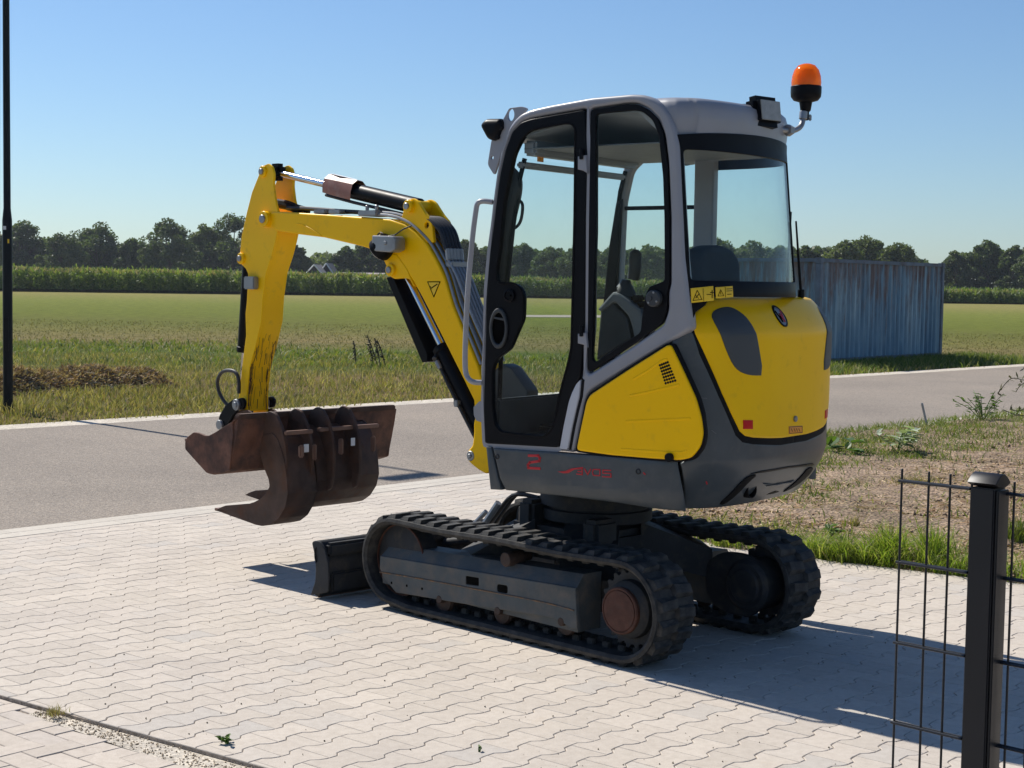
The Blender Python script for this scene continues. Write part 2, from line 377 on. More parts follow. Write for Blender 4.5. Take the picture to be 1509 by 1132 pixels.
def paver_material(name, col, tint):
    m = bpy.data.materials.new(name); nt, out = nodes(m)
    b = nt.nodes.new('ShaderNodeBsdfPrincipled'); b.inputs['Specular IOR Level'].default_value = .2; b.inputs['Roughness'].default_value = .85; nt.links.new(b.outputs[0], out.inputs[0])
    g = nt.nodes.new('ShaderNodeNewGeometry'); oi = nt.nodes.new('ShaderNodeObjectInfo')
    ad = N(nt, 'ShaderNodeMath', operation='ADD'); nt.links.new(g.outputs['Random Per Island'], ad.inputs[0]); nt.links.new(oi.outputs['Random'], ad.inputs[1])
    fr = N(nt, 'ShaderNodeMath', operation='FRACT'); nt.links.new(ad.outputs[0], fr.inputs[0])
    lo = tuple(x * .93 for x in col); hi = tuple(min(1, x * 1.05) for x in col)
    colr = ramp(nt, fr.outputs[0], [(0, lo), (.5, col), (.85, hi), (1, tuple(np.array(col) * np.array(tint)))])
    pos = g.outputs['Position']
    n1 = noise(nt, pos, 1.1, 6, .6); colr = mixc(nt, 1., colr, ramp(nt, n1, [(.3, (.95, .945, .95)), (.65, (1.02, 1.015, 1.0))]), 'MULTIPLY')
    n2 = noise(nt, pos, 26, 6, .7); colr = mixc(nt, 1., colr, ramp(nt, n2, [(.3, (.88, .87, .86)), (.6, (1.03, 1.03, 1.03))]), 'MULTIPLY')
    n3 = noise(nt, pos, 260, 3, .7); colr = mixc(nt, .8, colr, ramp(nt, n3, [(.3, (.82, .81, .8)), (.65, (1.08, 1.08, 1.08))]), 'MULTIPLY')
    n4 = noise(nt, pos, 2.7, 8, .75, .6); colr = mixc(nt, 1., colr, ramp(nt, n4, [(.60, (1, 1, 1)), (.72, (.94, .91, .87)), (.82, (.88, .85, .80))]), 'MULTIPLY')
    nt.links.new(colr, b.inputs['Base Color'])
    bp = nt.nodes.new('ShaderNodeBump'); bp.inputs['Strength'].default_value = .35; bp.inputs['Distance'].default_value = .002
    nt.links.new(n3, bp.inputs['Height']); nt.links.new(bp.outputs[0], b.inputs['Normal']); return m
M['paver'] = paver_material('concrete_paver', (.505, .453, .392), (.90, .93, .97))
M['brick'] = paver_material('grey_brick_paver', (.505, .447, .385), (.92, .93, .96))
M['kerb'] = paver_material('concrete_kerb', (.50, .46, .40), (.9, .9, .9))

def sheet(name, P, z, m, zlow=None):
    V = [(p[0], p[1], z) for p in P]; F = [tuple(range(len(P)))]
    if zlow is not None:
        n = len(P); V += [(p[0], p[1], zlow) for p in P]; F += [(i, (i + 1) % n, n + (i + 1) % n, n + i) for i in range(n)]
    return tag(obj(name, (V, F), m, smooth=0), kind='structure')
sheet('ground', [(-2500, -60), (2500, -60), (2500, 4000), (-2500, 4000)], -.035, M['ground'])
sheet('road', [at(NEAR, -40), at(NEAR, 220), at(FAR, 240), at(FAR, -40)], -.004, M['asphalt'], -.04)
s_f = 1 if sd(FAR, (0, 60)) > 0 else -1
sheet('road_shoulder', [at(FAR, -40, 0), at(FAR, 240, 0), at(FAR, 240, .42 * s_f), at(FAR, -40, .55 * s_f)], -.010, M['kerbsand'], -.04)
s_n = 1 if sd(NEAR, (0, 0)) > 0 else -1     # towards the camera side
KW = .30
# light farm track far out in the field
sheet('farm_track', [gz(730, 463.5)[:2], gz(905, 464)[:2], gz(905, 467.5)[:2], gz(730, 466.3)[:2]], -.02, M['sand'], -.05)

# paving area polygon tests
sL = 1 if sd(EDGE_L, (0, 7)) > 0 else -1; sR = 1 if sd(EDGE_R, (0, 7)) > 0 else -1
RS = [(L, 1 if sd(L, (0, 6)) > 0 else -1) for L in (EDGE_R, EDGE_R2, EDGE_R3)]
def rmax(p): return max(((s * sd(L, p)), k) for k, (L, s) in enumerate(RS))
def inter(L1, o1, L2, o2):
    A = np.array([L1[2], L2[2]]); return np.linalg.solve(A, [L1[2] @ L1[0] + o1, L2[2] @ L2[0] + o2])
c1 = inter(NEAR, s_n * KW, EDGE_L, 0); c2 = inter(NEAR, s_n * KW, EDGE_R, 0)
far_e = 9.0
pL = c1 + EDGE_L[1] * (1 if EDGE_L[1][1] < 0 else -1) * 14; pR = c2 + EDGE_R[1] * (1 if EDGE_R[1][1] < 0 else -1) * 16
cR1 = inter(EDGE_R, 0, EDGE_R2, 0); cR2 = inter(EDGE_R2, 0, EDGE_R3, 0); cR3 = inter(EDGE_R3, 0, NEAR, s_n * KW)
pav = sheet('paved_driveway', [c1, cR3, cR2, cR1, pR, pL], -.0045, M['sand'], -.10)
# second, slightly lower paving left of the driveway edge
dl = EDGE_L[2] * -sL
brk = sheet('brick_pavement', [c1 + dl * .003, pL + dl * .003, pL + dl * 5, c1 + dl * 5], -.022, M['sand'], -.12)

def clip(P, L, s, off=0.0):                 # keep side s of line L
    out = []
    for i in range(len(P)):
        a = P[i - 1]; b = P[i]; da = s * sd(L, a) - off; db = s * sd(L, b) - off
        if (da >= 0) != (db >= 0):
            t = da / (da - db); out.append(a + (b - a) * t)
        if db >= 0: out.append(b)
    return out
def area(P): return .5 * sum(P[i - 1][0] * P[i][1] - P[i][0] * P[i - 1][1] for i in range(len(P)))
def stone_mesh(P, z=0.0, th=.02, bev=.0028, gap=.001, jit=None):
    """one paving stone: chamfered top, joints recessed"""
    P = [np.array(p) for p in P]
    if area(P) < 0: P = P[::-1]
    n = len(P); nr = []
    for i in range(n):
        e1 = P[i] - P[i - 1]; e2 = P[(i + 1) % n] - P[i]
        e1 = e1 / (np.linalg.norm(e1) + 1e-9); e2 = e2 / (np.linalg.norm(e2) + 1e-9)
        q = np.array([-e1[1] - e2[1], e1[0] + e2[0]]); q = q / max(.5, (q @ q) / 2 if q @ q > .2 else 1) ; nr.append(q)
    nr = [q / max(.3, np.linalg.norm(q)) for q in nr]
    A = [P[i] + nr[i] * gap for i in range(n)]; B = [P[i] + nr[i] * (gap + bev) for i in range(n)]
    zz = jit if jit else (lambda p: 0.0)
    V = [(*b, z + zz(b)) for b in B] + [(*a, z - bev * .8 + zz(a)) for a in A] + [(*a, z - th) for a in A]
    F = [tuple(range(n))] + [(i, i + n, (i + 1) % n + n, (i + 1) % n) for i in range(n)] + [(i + n, i + 2 * n, (i + 1) % n + 2 * n, (i + 1) % n + n) for i in range(n)]
    return V, F
PD, _ = heading(41.0); PD = PD[:2]; QD = -heading(41.0)[1][:2]      # row direction and the direction across the rows
P_ORG = gz(380 + 400 * .10603, 980 + 1020 * .10603)[:2]
per = .2; rw = .1345
WAVE = [(0, .0), (.010, -.0115), (.030, -.0150), (.088, -.0165), (.112, .004), (.136, .0125), (.186, .0140), (.2, .0)]
def wline(s0, s1):                          # wave points with s0 < s < s1 (period 0.2)
    out = []
    def val(s):
        q = s % per
        for (a, u), (b, v) in zip(WAVE, WAVE[1:]):
            if a <= q <= b: return u + (v - u) * (q - a) / (b - a)
        return 0
    k0 = math.floor(s0 / per) - 1
    out.append((s0, val(s0)))
    for k in range(k0, k0 + 4):
        for a, u in WAVE[:-1]:
            s = k * per + a
            if s0 + .004 < s < s1 - .004: out.append((s, u))
    out.append((s1, val(s1))); return out
stones = []
proj_c = np.array([0.0, 0.0])
def in_view(p):
    d = np.array([p[0], p[1], 0]) - _C; w = d @ _F
    if w < .5: return False
    x = 754.5 + FPX * (d @ _R) / w; y = 566 - FPX * (d @ _U) / w
    return -40 < x < 1549 and y < 1180
for k in range(-75, 60):
    ph0 = -k * .1; ph1 = -(k + 1) * .1
    for i in range(-60, 80):
        s0 = .052 + ph0 + i * per; s1 = s0 + per
        cc = P_ORG + PD * (s0 + .1) + QD * (k + .5) * rw
        if not (-9 < cc[0] < 7 and .8 < cc[1] < 16.5): continue
        if sL * sd(EDGE_L, cc) < -.13 or rmax(cc)[0] < -.13 or s_n * sd(NEAR, cc) < KW - .13: continue
        lo_ = [P_ORG + PD * s + QD * (k * rw + t) for s, t in [(s + ph0, t) for s, t in wline(s0 - ph0, s1 - ph0)]]
        hi_ = [P_ORG + PD * s + QD * ((k + 1) * rw + t) for s, t in [(s + ph1, t) for s, t in wline(s0 - ph1, s1 - ph1)]]
        P = lo_ + hi_[::-1]; full = True
        rl = RS[rmax(cc)[1]]
        for L, s, o in ((EDGE_L, sL, 0), (rl[0], rl[1], 0), (NEAR, s_n, KW)):
            if min(s * sd(L, p) - o for p in P) < 0: P = clip(P, L, s, o); full = False
            if len(P) < 3: break
        if len(P) < 3 or abs(area(P)) < .0012: continue
        stones.append((np.linalg.norm(cc) - (0 if in_view(cc) else -100), cc, P, full))
stones.sort(key=lambda t: t[0])
base = None; farV = []
for idx, (d_, cc, P, full) in enumerate(stones):
    dz = rng.normal(0, .0004); tx, ty = rng.normal(0, .0028, 2)
    if idx < 290:
        loc = [p - cc for p in P]
        if full:
            if base is None: base = make_mesh('paving_stone', stone_mesh(loc, 0, .02, gap=.0015), M['paver'], 25)
            me = base
        else: me = make_mesh('paving_stone', stone_mesh(loc, 0, .02, gap=.0015), M['paver'], 25)
        o = bpy.data.objects.new('paving_stone', me); link(o, pav); o.location = (cc[0], cc[1], dz); o.rotation_euler = (tx, ty, rng.normal(0, .004))
    else:
        farV.append(stone_mesh(P, dz, .02, gap=.0015, jit=(lambda p, cc=cc, tx=tx, ty=ty: (p - cc) @ np.array([ty, tx]))))
o = obj('paving_stones', farV, M['paver'], pav, smooth=0); tag(o, kind='stuff')
# kerb stones along the near side of the road
kn = 0
for row in range(2):
    for i in range(-14, 50):
        a = i * .5 + (.25 if row else 0); P = [at(NEAR, a, s_n * (row * .15)), at(NEAR, a + .5, s_n * (row * .15)), at(NEAR, a + .5, s_n * (row + 1) * .15), at(NEAR, a, s_n * (row + 1) * .15)]
        if sL * sd(EDGE_L, P[0]) < -6 or np.linalg.norm(P[0]) > 30: continue
        obj('kerb_stone', stone_mesh(P, .002, .04, gap=.002), M['kerb'], pav, smooth=0)
# herringbone bricks, their upper side about 1.5 cm below the driveway
GL = [gz(42, 1046)[:2], gz(88, 1062.6)[:2], gz(137, 1078.5)[:2], gz(170, 1092)[:2], gz(238.6, 1110.6)[:2], gz(281, 1126.5)[:2]]
GUP = EDGE_L[1] @ (GL[-1] - GL[0]) > 0
def gravel_w(s):                            # width of the gravel strip along the driveway edge
    pts = [(abs(EDGE_L[1] @ (g - EDGE_L[0])) * (1 if EDGE_L[1] @ (g - EDGE_L[0]) > 0 else -1), abs(sd(EDGE_L, g))) for g in GL]
    pts.sort(); return float(np.interp(s, [p[0] for p in pts], [p[1] for p in pts], left=0.0 if GUP else .11, right=.11 if GUP else 0.0))
HB0 = gz(58.3, 1069.5)[:2]; bn = 0; w_ = .0985; hbl = []
for i in range(-40, 40):
    for j in range(-50, 50):
        k = (i - j) % 4
        if k == 0: a0, a1, b0, b1 = i, i + 2, j, j + 1
        elif k == 3: a0, a1, b0, b1 = i, i + 1, j, j + 2
        else: continue
        P = [HB0 + PD * a * w_ + QD * b * w_ for a, b in ((a0, b0), (a1, b0), (a1, b1), (a0, b1))]
        cc = sum(P) / 4
        if not (-3.6 < cc[0] < .4 and 3.2 < cc[1] < 6.6): continue
        s = EDGE_L[1] @ (cc - EDGE_L[0]); g = gravel_w(s) + .004
        if -sL * sd(EDGE_L, cc) < g - .12: continue
        P = clip(P, EDGE_L, -sL, g)
        if len(P) < 3 or abs(area(P)) < .0012: continue
        hbl.append((np.linalg.norm(cc) - (100 if in_view(cc) else 0), cc, P))
hbl.sort(key=lambda t: t[0]); rest_ = []
for bn, (_, cc, P) in enumerate(hbl):
    if bn >= 290: rest_.append(stone_mesh(P, -.014, .02, bev=.003, gap=.0015))
    else:
        o = obj('brick', stone_mesh([p - cc for p in P], 0, .02, bev=.003, gap=.0015), M['brick'], brk, smooth=0); o.location = (*cc, -.014 + rng.normal(0, .0012)); o.rotation_euler = (*rng.normal(0, .008, 2), 0)
if rest_: tag(obj('bricks', rest_, M['brick'], brk, smooth=0), kind='stuff')
def lp_():
    p = sample_pav(); return p
def sample_pav():
    while True:
        D = 1 / (1 / 4.2 + (1 / 12. - 1 / 4.2) * rng.random()); q = np.array([(rng.uniform(0, 1509) - 754.5) / FPX * D, D])
        if sL * sd(EDGE_L, q) > .05 and rmax(q)[0] > .05 and s_n * sd(NEAR, q) > KW: return q
M['speck'] = leafmat('specks', [(.05, .04, .03), (.14, .11, .08), (.3, .26, .2)], .9, 0.)
# gravel strip: crumbs of sand, shell and small stones
def pebbles(name, fn, n, smin, smax, m, z):
    V = []; F = []; base = np.array([[1, 0, 0], [0, 1, 0], [-1, 0, 0], [0, -1, 0], [0, 0, 1], [0, 0, -1.]])
    fc = np.array([[0, 1, 4], [1, 2, 4], [2, 3, 4], [3, 0, 4], [1, 0, 5], [2, 1, 5], [3, 2, 5], [0, 3, 5]])
    Vs = []; Fs = []
    for q in range(n):
        p = fn()
        s = rng.uniform(smin, smax) * rng.uniform(.6, 1.3, 3); a = rng.uniform(0, 6.28); c, s_ = math.cos(a), math.sin(a)
        v = base * s * rng.uniform(.7, 1.2, (6, 1)); v = v @ np.array([[c, s_, 0], [-s_, c, 0], [0, 0, 1]]) + np.array([p[0], p[1], z + s[2] * .4])
        Fs.append(fc + len(Vs) * 6); Vs.append(v)
    o = raw_obj(name, np.concatenate(Vs), np.concatenate(Fs), m); return o
def gp():
    s = rng.uniform(EDGE_L[1] @ (GL[0] - EDGE_L[0]), 3.6); w = gravel_w(s); return at(EDGE_L, s, -sL * rng.uniform(0, w))
M['pebble'] = leafmat('pebbles', [(.25, .2, .15), (.5, .42, .32), (.62, .52, .40), (.42, .33, .24)], .9, 0.)
P = [at(EDGE_L, s, -sL * .002) for s in np.linspace(EDGE_L[1] @ (GL[0] - EDGE_L[0]), 3.6, 12)] + [at(EDGE_L, s, -sL * (gravel_w(s) + .002)) for s in np.linspace(3.6, EDGE_L[1] @ (GL[0] - EDGE_L[0]), 12)]
tag(obj('gravel_strip', ([(p[0], p[1], -.0165) for p in P], [tuple(range(24))]), M['kerbsand'], smooth=0), kind='structure')
tag(pebbles('gravel_crumbs', gp, 2200, .0015, .005, M['pebble'], -.0165), 'sandy gravel crumbs filling the joint between the two pavings', 'gravel', kind='stuff')

tag(pebbles('paving_litter', lp_, 420, .0012, .0045, M['speck'], .001), 'fine crumbs and specks of dirt scattered over the driveway', 'litter', kind='stuff')
# bare soil patch right of the driveway, between paving and road
e1 = inter(NEAR, s_n * KW, EDGE_R, 0)
o1 = EDGE_R[1] * (1 if EDGE_R[1][1] < 0 else -1); o2 = NEAR[1] * (1 if NEAR[1][0] > 0 else -1)
nx, ny = 90, 70; V = []; F = []
for j in range(ny + 1):
    for i in range(nx + 1):
        a = i / nx * 17; b = j / ny * 13; p = e1 + o1 * b + o2 * a
        edge = max(-1.5, min(1, -rmax(p)[0] * 4)); z = -.008 + edge * .03 + max(0, edge) * (.018 * math.sin(p[0] * 3.1 + 2 * math.sin(p[1] * 1.7)) * math.cos(p[1] * 2.3) + .012 * math.sin(p[0] * 9 + p[1] * 5) * math.sin(p[1] * 11 - p[0] * 4) )
        V.append((p[0], p[1], z))
for j in range(ny):
    for i in range(nx):
        q = j * (nx + 1) + i; F.append((q, q + 1, q + nx + 2, q + nx + 1))
tag(obj('soil_patch', (V, F), M['soil'], smooth=180), kind='structure')

# ================================================================ CONTAINER
CC = gz(1205, 539.5); CE = gz(1388, 528); cdir = (CE - CC); CLEN = float(np.linalg.norm(cdir)); cdeg = math.degrees(math.atan2(cdir[0], cdir[1]))
con = empty('shipping_container', CC, 'long weathered blue shipping container with rust-streaked corrugated sides beside the road', 'container')
con.rotation_euler = (0, 0, math.radians(90 - cdeg))     # x runs along the long side, y to the left (end wall)
def container_mat():
    m = bpy.data.materials.new('faded_container_paint'); nt, out = nodes(m)
    b = nt.nodes.new('ShaderNodeBsdfPrincipled'); b.inputs['Roughness'].default_value = .62; nt.links.new(b.outputs[0], out.inputs[0])
    c = coords(nt); n1 = noise(nt, coords(nt, scale=(1.6, 1.6, .35)), 1.2, 8, .65)
    col = ramp(nt, n1, [(.3, (.12, .22, .30)), (.5, (.20, .31, .385)), (.7, (.33, .43, .47))])
    sep = nt.nodes.new('ShaderNodeSeparateXYZ'); nt.links.new(c, sep.inputs[0])
    n2 = noise(nt, coords(nt, scale=(5, 5, .6)), 1.5, 10, .72)
    mr = nt.nodes.new('ShaderNodeMapRange'); mr.inputs[1].default_value = .2; mr.inputs[2].default_value = 2.3; mr.inputs[3].default_value = -.12; mr.inputs[4].default_value = .17
    nt.links.new(sep.outputs[2], mr.inputs[0]); ad = N(nt, 'ShaderNodeMath', operation='ADD'); nt.links.new(n2, ad.inputs[0]); nt.links.new(mr.outputs[0], ad.inputs[1])
    f = ramp(nt, ad.outputs[0], [(.52, (0, 0, 0)), (.68, (.85,) * 3)])
    col = mixc(nt, f, col, (.17, .10, .075)); 
    n3 = noise(nt, coords(nt, scale=(14, 14, .8)), 1.0, 6, .7); col = mixc(nt, .7, col, ramp(nt, n3, [(.3, (.42, .46, .50)), (.7, (1.35, 1.35, 1.3))]), 'MULTIPLY')
    nt.links.new(col, b.inputs['Base Color']); b.inputs['Specular IOR Level'].default_value = .25; return m
M['cont'] = container_mat(); M['contframe'] = mat('container_frame_paint', (.12, .15, .19), .6, var=.3, vscale=2, dirt=(.13, .08, .06), damt=.8, dscale=3)
CH = 2.28; CW = 2.44
def corrug(L, n, H0, H1, depth=.05, axis=0):
    xs = []; pit = L / n
    for i in range(n): xs += [(i * pit, 0), (i * pit + pit * .30, 0), (i * pit + pit * .5, -depth), (i * pit + pit * .80, -depth)]
    xs.append((L, 0)); V = []; F = []
    for (x, d) in xs: V += [(x, d, H0), (x, d, H1)]
    for i in range(len(xs) - 1): F.append((2 * i, 2 * i + 2, 2 * i + 3, 2 * i + 1))
    return V, F
V, F = corrug(CLEN - .24, 27, .14, CH - .09); obj('side_panel', ([(x + .12, -d + .035, z) for x, d, z in V], F), M['cont'], con, smooth=0)
obj('side_panel', ([(x + .12, CW + d - .035, z) for x, d, z in V], F), M['cont'], con, smooth=0)
V, F = corrug(CW - .24, 8, .14, CH - .09); obj('end_panel', ([(-d + .035, x + .12, z) for x, d, z in V], F), M['cont'], con, smooth=0)
obj('end_panel', ([(CLEN + d - .035, x + .12, z) for x, d, z in V], F), M['cont'], con, smooth=0)
obj('roof_panel', boxc((CLEN / 2, CW / 2, CH - .03), (CLEN - .2, CW - .2, .02)), M['contframe'], con)
for x in (0.06, CLEN - .06):
    for y in (0.06, CW - .06):
        obj('corner_post', boxc((x, y, CH / 2), (.12, .12, CH - .24), .01), M['contframe'], con)
        obj('corner_casting', boxc((x, y, .06), (.135, .135, .118), .008), M['contframe'], con); obj('corner_casting', boxc((x, y, CH - .055), (.135, .135, .118), .008), M['contframe'], con)
for y in (.05, CW - .05):
    obj('bottom_rail', boxc((CLEN / 2, y, .08), (CLEN - .26, .09, .12), .005), M['contframe'], con); obj('top_rail', boxc((CLEN / 2, y, CH - .05), (CLEN - .26, .07, .08), .005), M['contframe'], con)
for x in (.05, CLEN - .05):
    obj('end_rail', boxc((x, CW / 2, .08), (.09, CW - .26, .12), .005), M['contframe'], con); obj('end_rail', boxc((x, CW / 2, CH - .05), (.07, CW - .26, .08), .005), M['contframe'], con)

# ================================================================ LAMP POST
LB = gz(12, 604); lp = empty('lamp_post', (LB[0], LB[1], -.02), 'tall black lamp post standing in the dry verge at the far side of the road', 'lamp post')
obj('pole', [lathe([(.058, 0), (.058, 2.33), (.043, 2.48), (.040, 5), (.032, 8.3)], (0, 0, 0), (0, 0, 1), 20)], M['lamppost'], lp)
obj('door_hatch', boxc((.0, -.058, .95), (.06, .012, .42), .004), M['lamppost'], lp)
obj('label_plate', boxc((-.012, -.0585, 2.24), (.034, .006, .045), .001), M['white'], lp)
obj('warning_sticker', boxc((.03, -.052, 2.08), (.02, .006, .05), .001), M['sticker'], lp)
hd = Matrix.Rotation(math.radians(-41), 4, 'Z')
v, f = boxc((.0, -.28, 8.36), (.28, .66, .09), .035); v2, f2 = cyl((0, -.0, 8.25), (0, -.06, 8.37), .04)
obj('lamp_head', [([tuple(hd @ Vector(p)) for p in v], f), ([tuple(hd @ Vector(p)) for p in v2], f2)], M['lamppost'], lp)
v, f = boxc((.0, -.32, 8.308), (.20, .42, .012), .004); obj('lamp_glass', ([tuple(hd @ Vector(p)) for p in v], f), M['lampglass'], lp)

# ================================================================ FENCE
FO = _C + ray(1437, 710) * 3.68; FO[2] = 0
FF = Frame(-45, FO)                          # u runs along the fence to the left, away; z up; l towards the camera
def fz(l, x, y): return FF.on_l(l, [(x, y)])[0]
pn = empty('fence_post', FO, 'black square steel gate post with arched cap between two wire mesh panels', 'fence post')
MF = FF.mat(FO)
TOPZ = fz(.0, 1437, 710)[1]
PU = -.062                                   # post spans u from -0.062 to 0
obj('post', [boxc((-.030, .0, TOPZ / 2 - .005), (.060, .040, TOPZ - .01), .003)], M['post'], pn, MF)
obj('clamping_channel', [boxc((-.034, -.0325, TOPZ / 2 - .006), (.044, .022, TOPZ - .012), .002), boxc((-.0650, -.012, TOPZ / 2 - .007), (.007, .052, TOPZ - .014), .002)], M['post'], pn, MF)
capp = [(-.036 + .072 * t, TOPZ + .002 + .022 * math.sin(math.pi * t)) for t in np.linspace(0, 1, 13)] + [(.036 - .072 * t, TOPZ - .010 * math.sin(math.pi * t) - .0) for t in np.linspace(0.08, .92, 9)]
v, f = plate([capp], -.068, .006, .002, 'u')
obj('post_cap', ([(a, b - .008, c) for a, b, c in v], f), M['cap'], pn, MF)
def panel(name, label, us, u0, u1, l, zr):
    e = empty(name, FO, label, 'fence panel')
    ztop = zr[0] + .030
    for u in us: obj('upright_bar', cyl((u, l, .04), (u, l, ztop), .0030, 8), M['post'], e, MF)
    for z in zr:
        for s in (-.0065, .0065):
            a = u1 - (.0 if s > 0 else .0); obj('cross_bar', cyl((u0, l + s, z), (a, l + s, z), .0036, 8), M['post'], e, MF)
    return e
def row_zs(px, y0): return None
zt = fz(.0, 1400, 716.8)[1]; zrows = [zt - .2 * k for k in range(6)]
uL = [fz(-.0, x, 710)[0] for x in (1329, 1368.8, 1400.5, 1432.5)]
panel('mesh_fence_panel', 'narrow end of black wire mesh panel standing left of the post', uL, min(uL[0], uL[-1]) , uL[0] + .006, 0.0, zrows)
uR = [fz(-.03, x, 720)[0] for x in (1495,)] ; st = .05
uR = [uR[0] - st * k for k in range(0, 12)]
panel('mesh_fence_panel', 'black wire mesh panel running out of the picture right of the post', uR, uR[-1], -.04, -.03, [fz(-.03, 1500, 729.5)[1] - .2 * k for k in range(6)])

# ================================================================ FAR HOUSES
def at_depth(px, py, D):
    r = ray(px, py); return _C + r * (D / r[1])
def gable_house(px0, pxp, px1, yb, yp, D, label, wallm, roofm, depth=9):
    a = at_depth(px0, yb, D); b = at_depth(px1, yb, D); p = at_depth(pxp, yp, D)
    e = empty('barn', (a[0], a[1], 0), label, 'barn'); w = b[0] - a[0]; hz = max(a[2], b[2]); hp = p[2]; xp = p[0] - a[0]; eps = .12
    obj('wall', ([(0, 0, 0), (w, 0, 0), (w, 0, hz), (xp, 0, hp), (0, 0, hz), (0, depth, 0), (w, depth, 0), (w, depth, hz), (xp, depth, hp), (0, depth, hz)],
        [(0, 1, 2, 3, 4), (5, 6, 7, 8, 9), (0, 1, 6, 5), (1, 2, 7, 6), (4, 0, 5, 9)]), wallm, e, smooth=0)
    obj('roof', [([(xp, -.25, hp + eps), (w + .4, -.25, hz - .3 + eps), (w + .4, depth + .2, hz - .3 + eps), (xp, depth + .2, hp + eps), (xp, -.25, hp - .05), (w + .4, -.25, hz - .45), (w + .4, depth + .2, hz - .45), (xp, depth + .2, hp - .05)], [(0, 1, 2, 3), (4, 5, 6, 7), (0, 1, 5, 4), (1, 2, 6, 5), (2, 3, 7, 6)]),
        ([(xp, -.25, hp + eps), (-.4, -.25, hz - .3 + eps), (-.4, depth + .2, hz - .3 + eps), (xp, depth + .2, hp + eps), (xp, -.25, hp - .05), (-.4, -.25, hz - .45), (-.4, depth + .2, hz - .45), (xp, depth + .2, hp - .05)], [(0, 1, 2, 3), (4, 5, 6, 7), (0, 1, 5, 4), (1, 2, 6, 5), (2, 3, 7, 6)])], roofm, e, smooth=0)
    for sx in (-1, 1):                       # pale verge boards along the gable
        x1 = w + .4 if sx > 0 else -.4
        obj('verge_board', sweep([(x1, -.3, hz - .35), (xp, -.3, hp + .05)], .10, 4), M['white'], e, smooth=0)
    return e
M['barnwall'] = mat('dark_barn_boards', (.05, .04, .045), .8, var=.2); M['barnroof'] = mat('grey_roof_tiles', (.16, .15, .15), .8, var=.2)
M['sheetroof'] = mat('fibre_cement_roof', (.30, .26, .25), .8, var=.15)
gable_house(450.4, 463, 476, 405.5, 390.7, 245, 'small dark gabled barn half hidden behind the corn, the left one', M['barnwall'], M['barnroof'])
gable_house(471, 480.8, 491, 405.5, 388.6, 252, 'dark gabled barn behind the corn, right of its twin and slightly taller', M['barnwall'], M['barnroof'])
a = at_depth(492, 409, 255); b = at_depth(612, 409, 262); zt_ = at_depth(492, 401, 255)[2]
bn_ = empty('long_shed', (a[0], a[1], 0), 'long low farm shed with pale grey roof behind the corn', 'shed'); w = b[0] - a[0]
obj('wall', boxc((w / 2, 4, 1.2), (w, 7.6, 2.4), 0), M['barnwall'], bn_, smooth=0)
obj('roof', ([(-.3, -.3, 2.0), (w + .3, -.3, 2.0), (w + .3, 4, zt_), (-.3, 4, zt_), (-.3, 8.3, 2.0), (w + .3, 8.3, 2.0), (-.3, -.3, 1.85), (w + .3, -.3, 1.85)], [(0, 1, 2, 3), (3, 2, 5, 4), (6, 7, 1, 0), (0, 3, 4), (1, 5, 2)]), M['sheetroof'], bn_, smooth=0)
a = at_depth(968, 420, 240)
obj_w = obj('field_shed', [boxc((0, 0, .75), (1.1, 1.6, 1.5), .03), boxc((0, 0, 1.53), (1.25, 1.75, .07), .01)], M['white']); obj_w.location = (a[0] + .5, a[1], 0)  # plain box standing for a far white object of unknown kind
tag(obj_w, 'tiny white field shed at the corn edge, seen through the rear side window', 'shed')

# ================================================================ EXCAVATOR
exc = empty('mini_excavator', EXO, 'yellow and dark grey compact excavator on rubber tracks with glazed cab and amber beacon', 'excavator')
MU, MT, MB_ = FU.mat(EXO), FT.mat(EXO), FB.mat(EXO)
def U(name, vf, m, parent=exc, **k): return obj(name, vf, M[m], parent, MU if parent is exc else None, **k)
def T(name, vf, m, parent=exc, **k): return obj(name, vf, M[m], parent, MT if parent is exc else None, **k)
def B(name, vf, m, parent=exc, **k): return obj(name, vf, M[m], parent, MB_ if parent is exc else None, **k)
def uz(l, *p): return FU.on_l(l, list(p))
def bz(l, *p): return FB.on_l(l, list(p))
def tz(l, *p): return FT.on_l(l, list(p))
def u3(l, x, y): a = FU.on_l(l, [(x, y)])[0]; return (a[0], l, a[1])
def b3(l, x, y): a = FB.on_l(l, [(x, y)])[0]; return (a[0], l, a[1])
def t3(l, x, y): a = FT.on_l(l, [(x, y)])[0]; return (a[0], l, a[1])

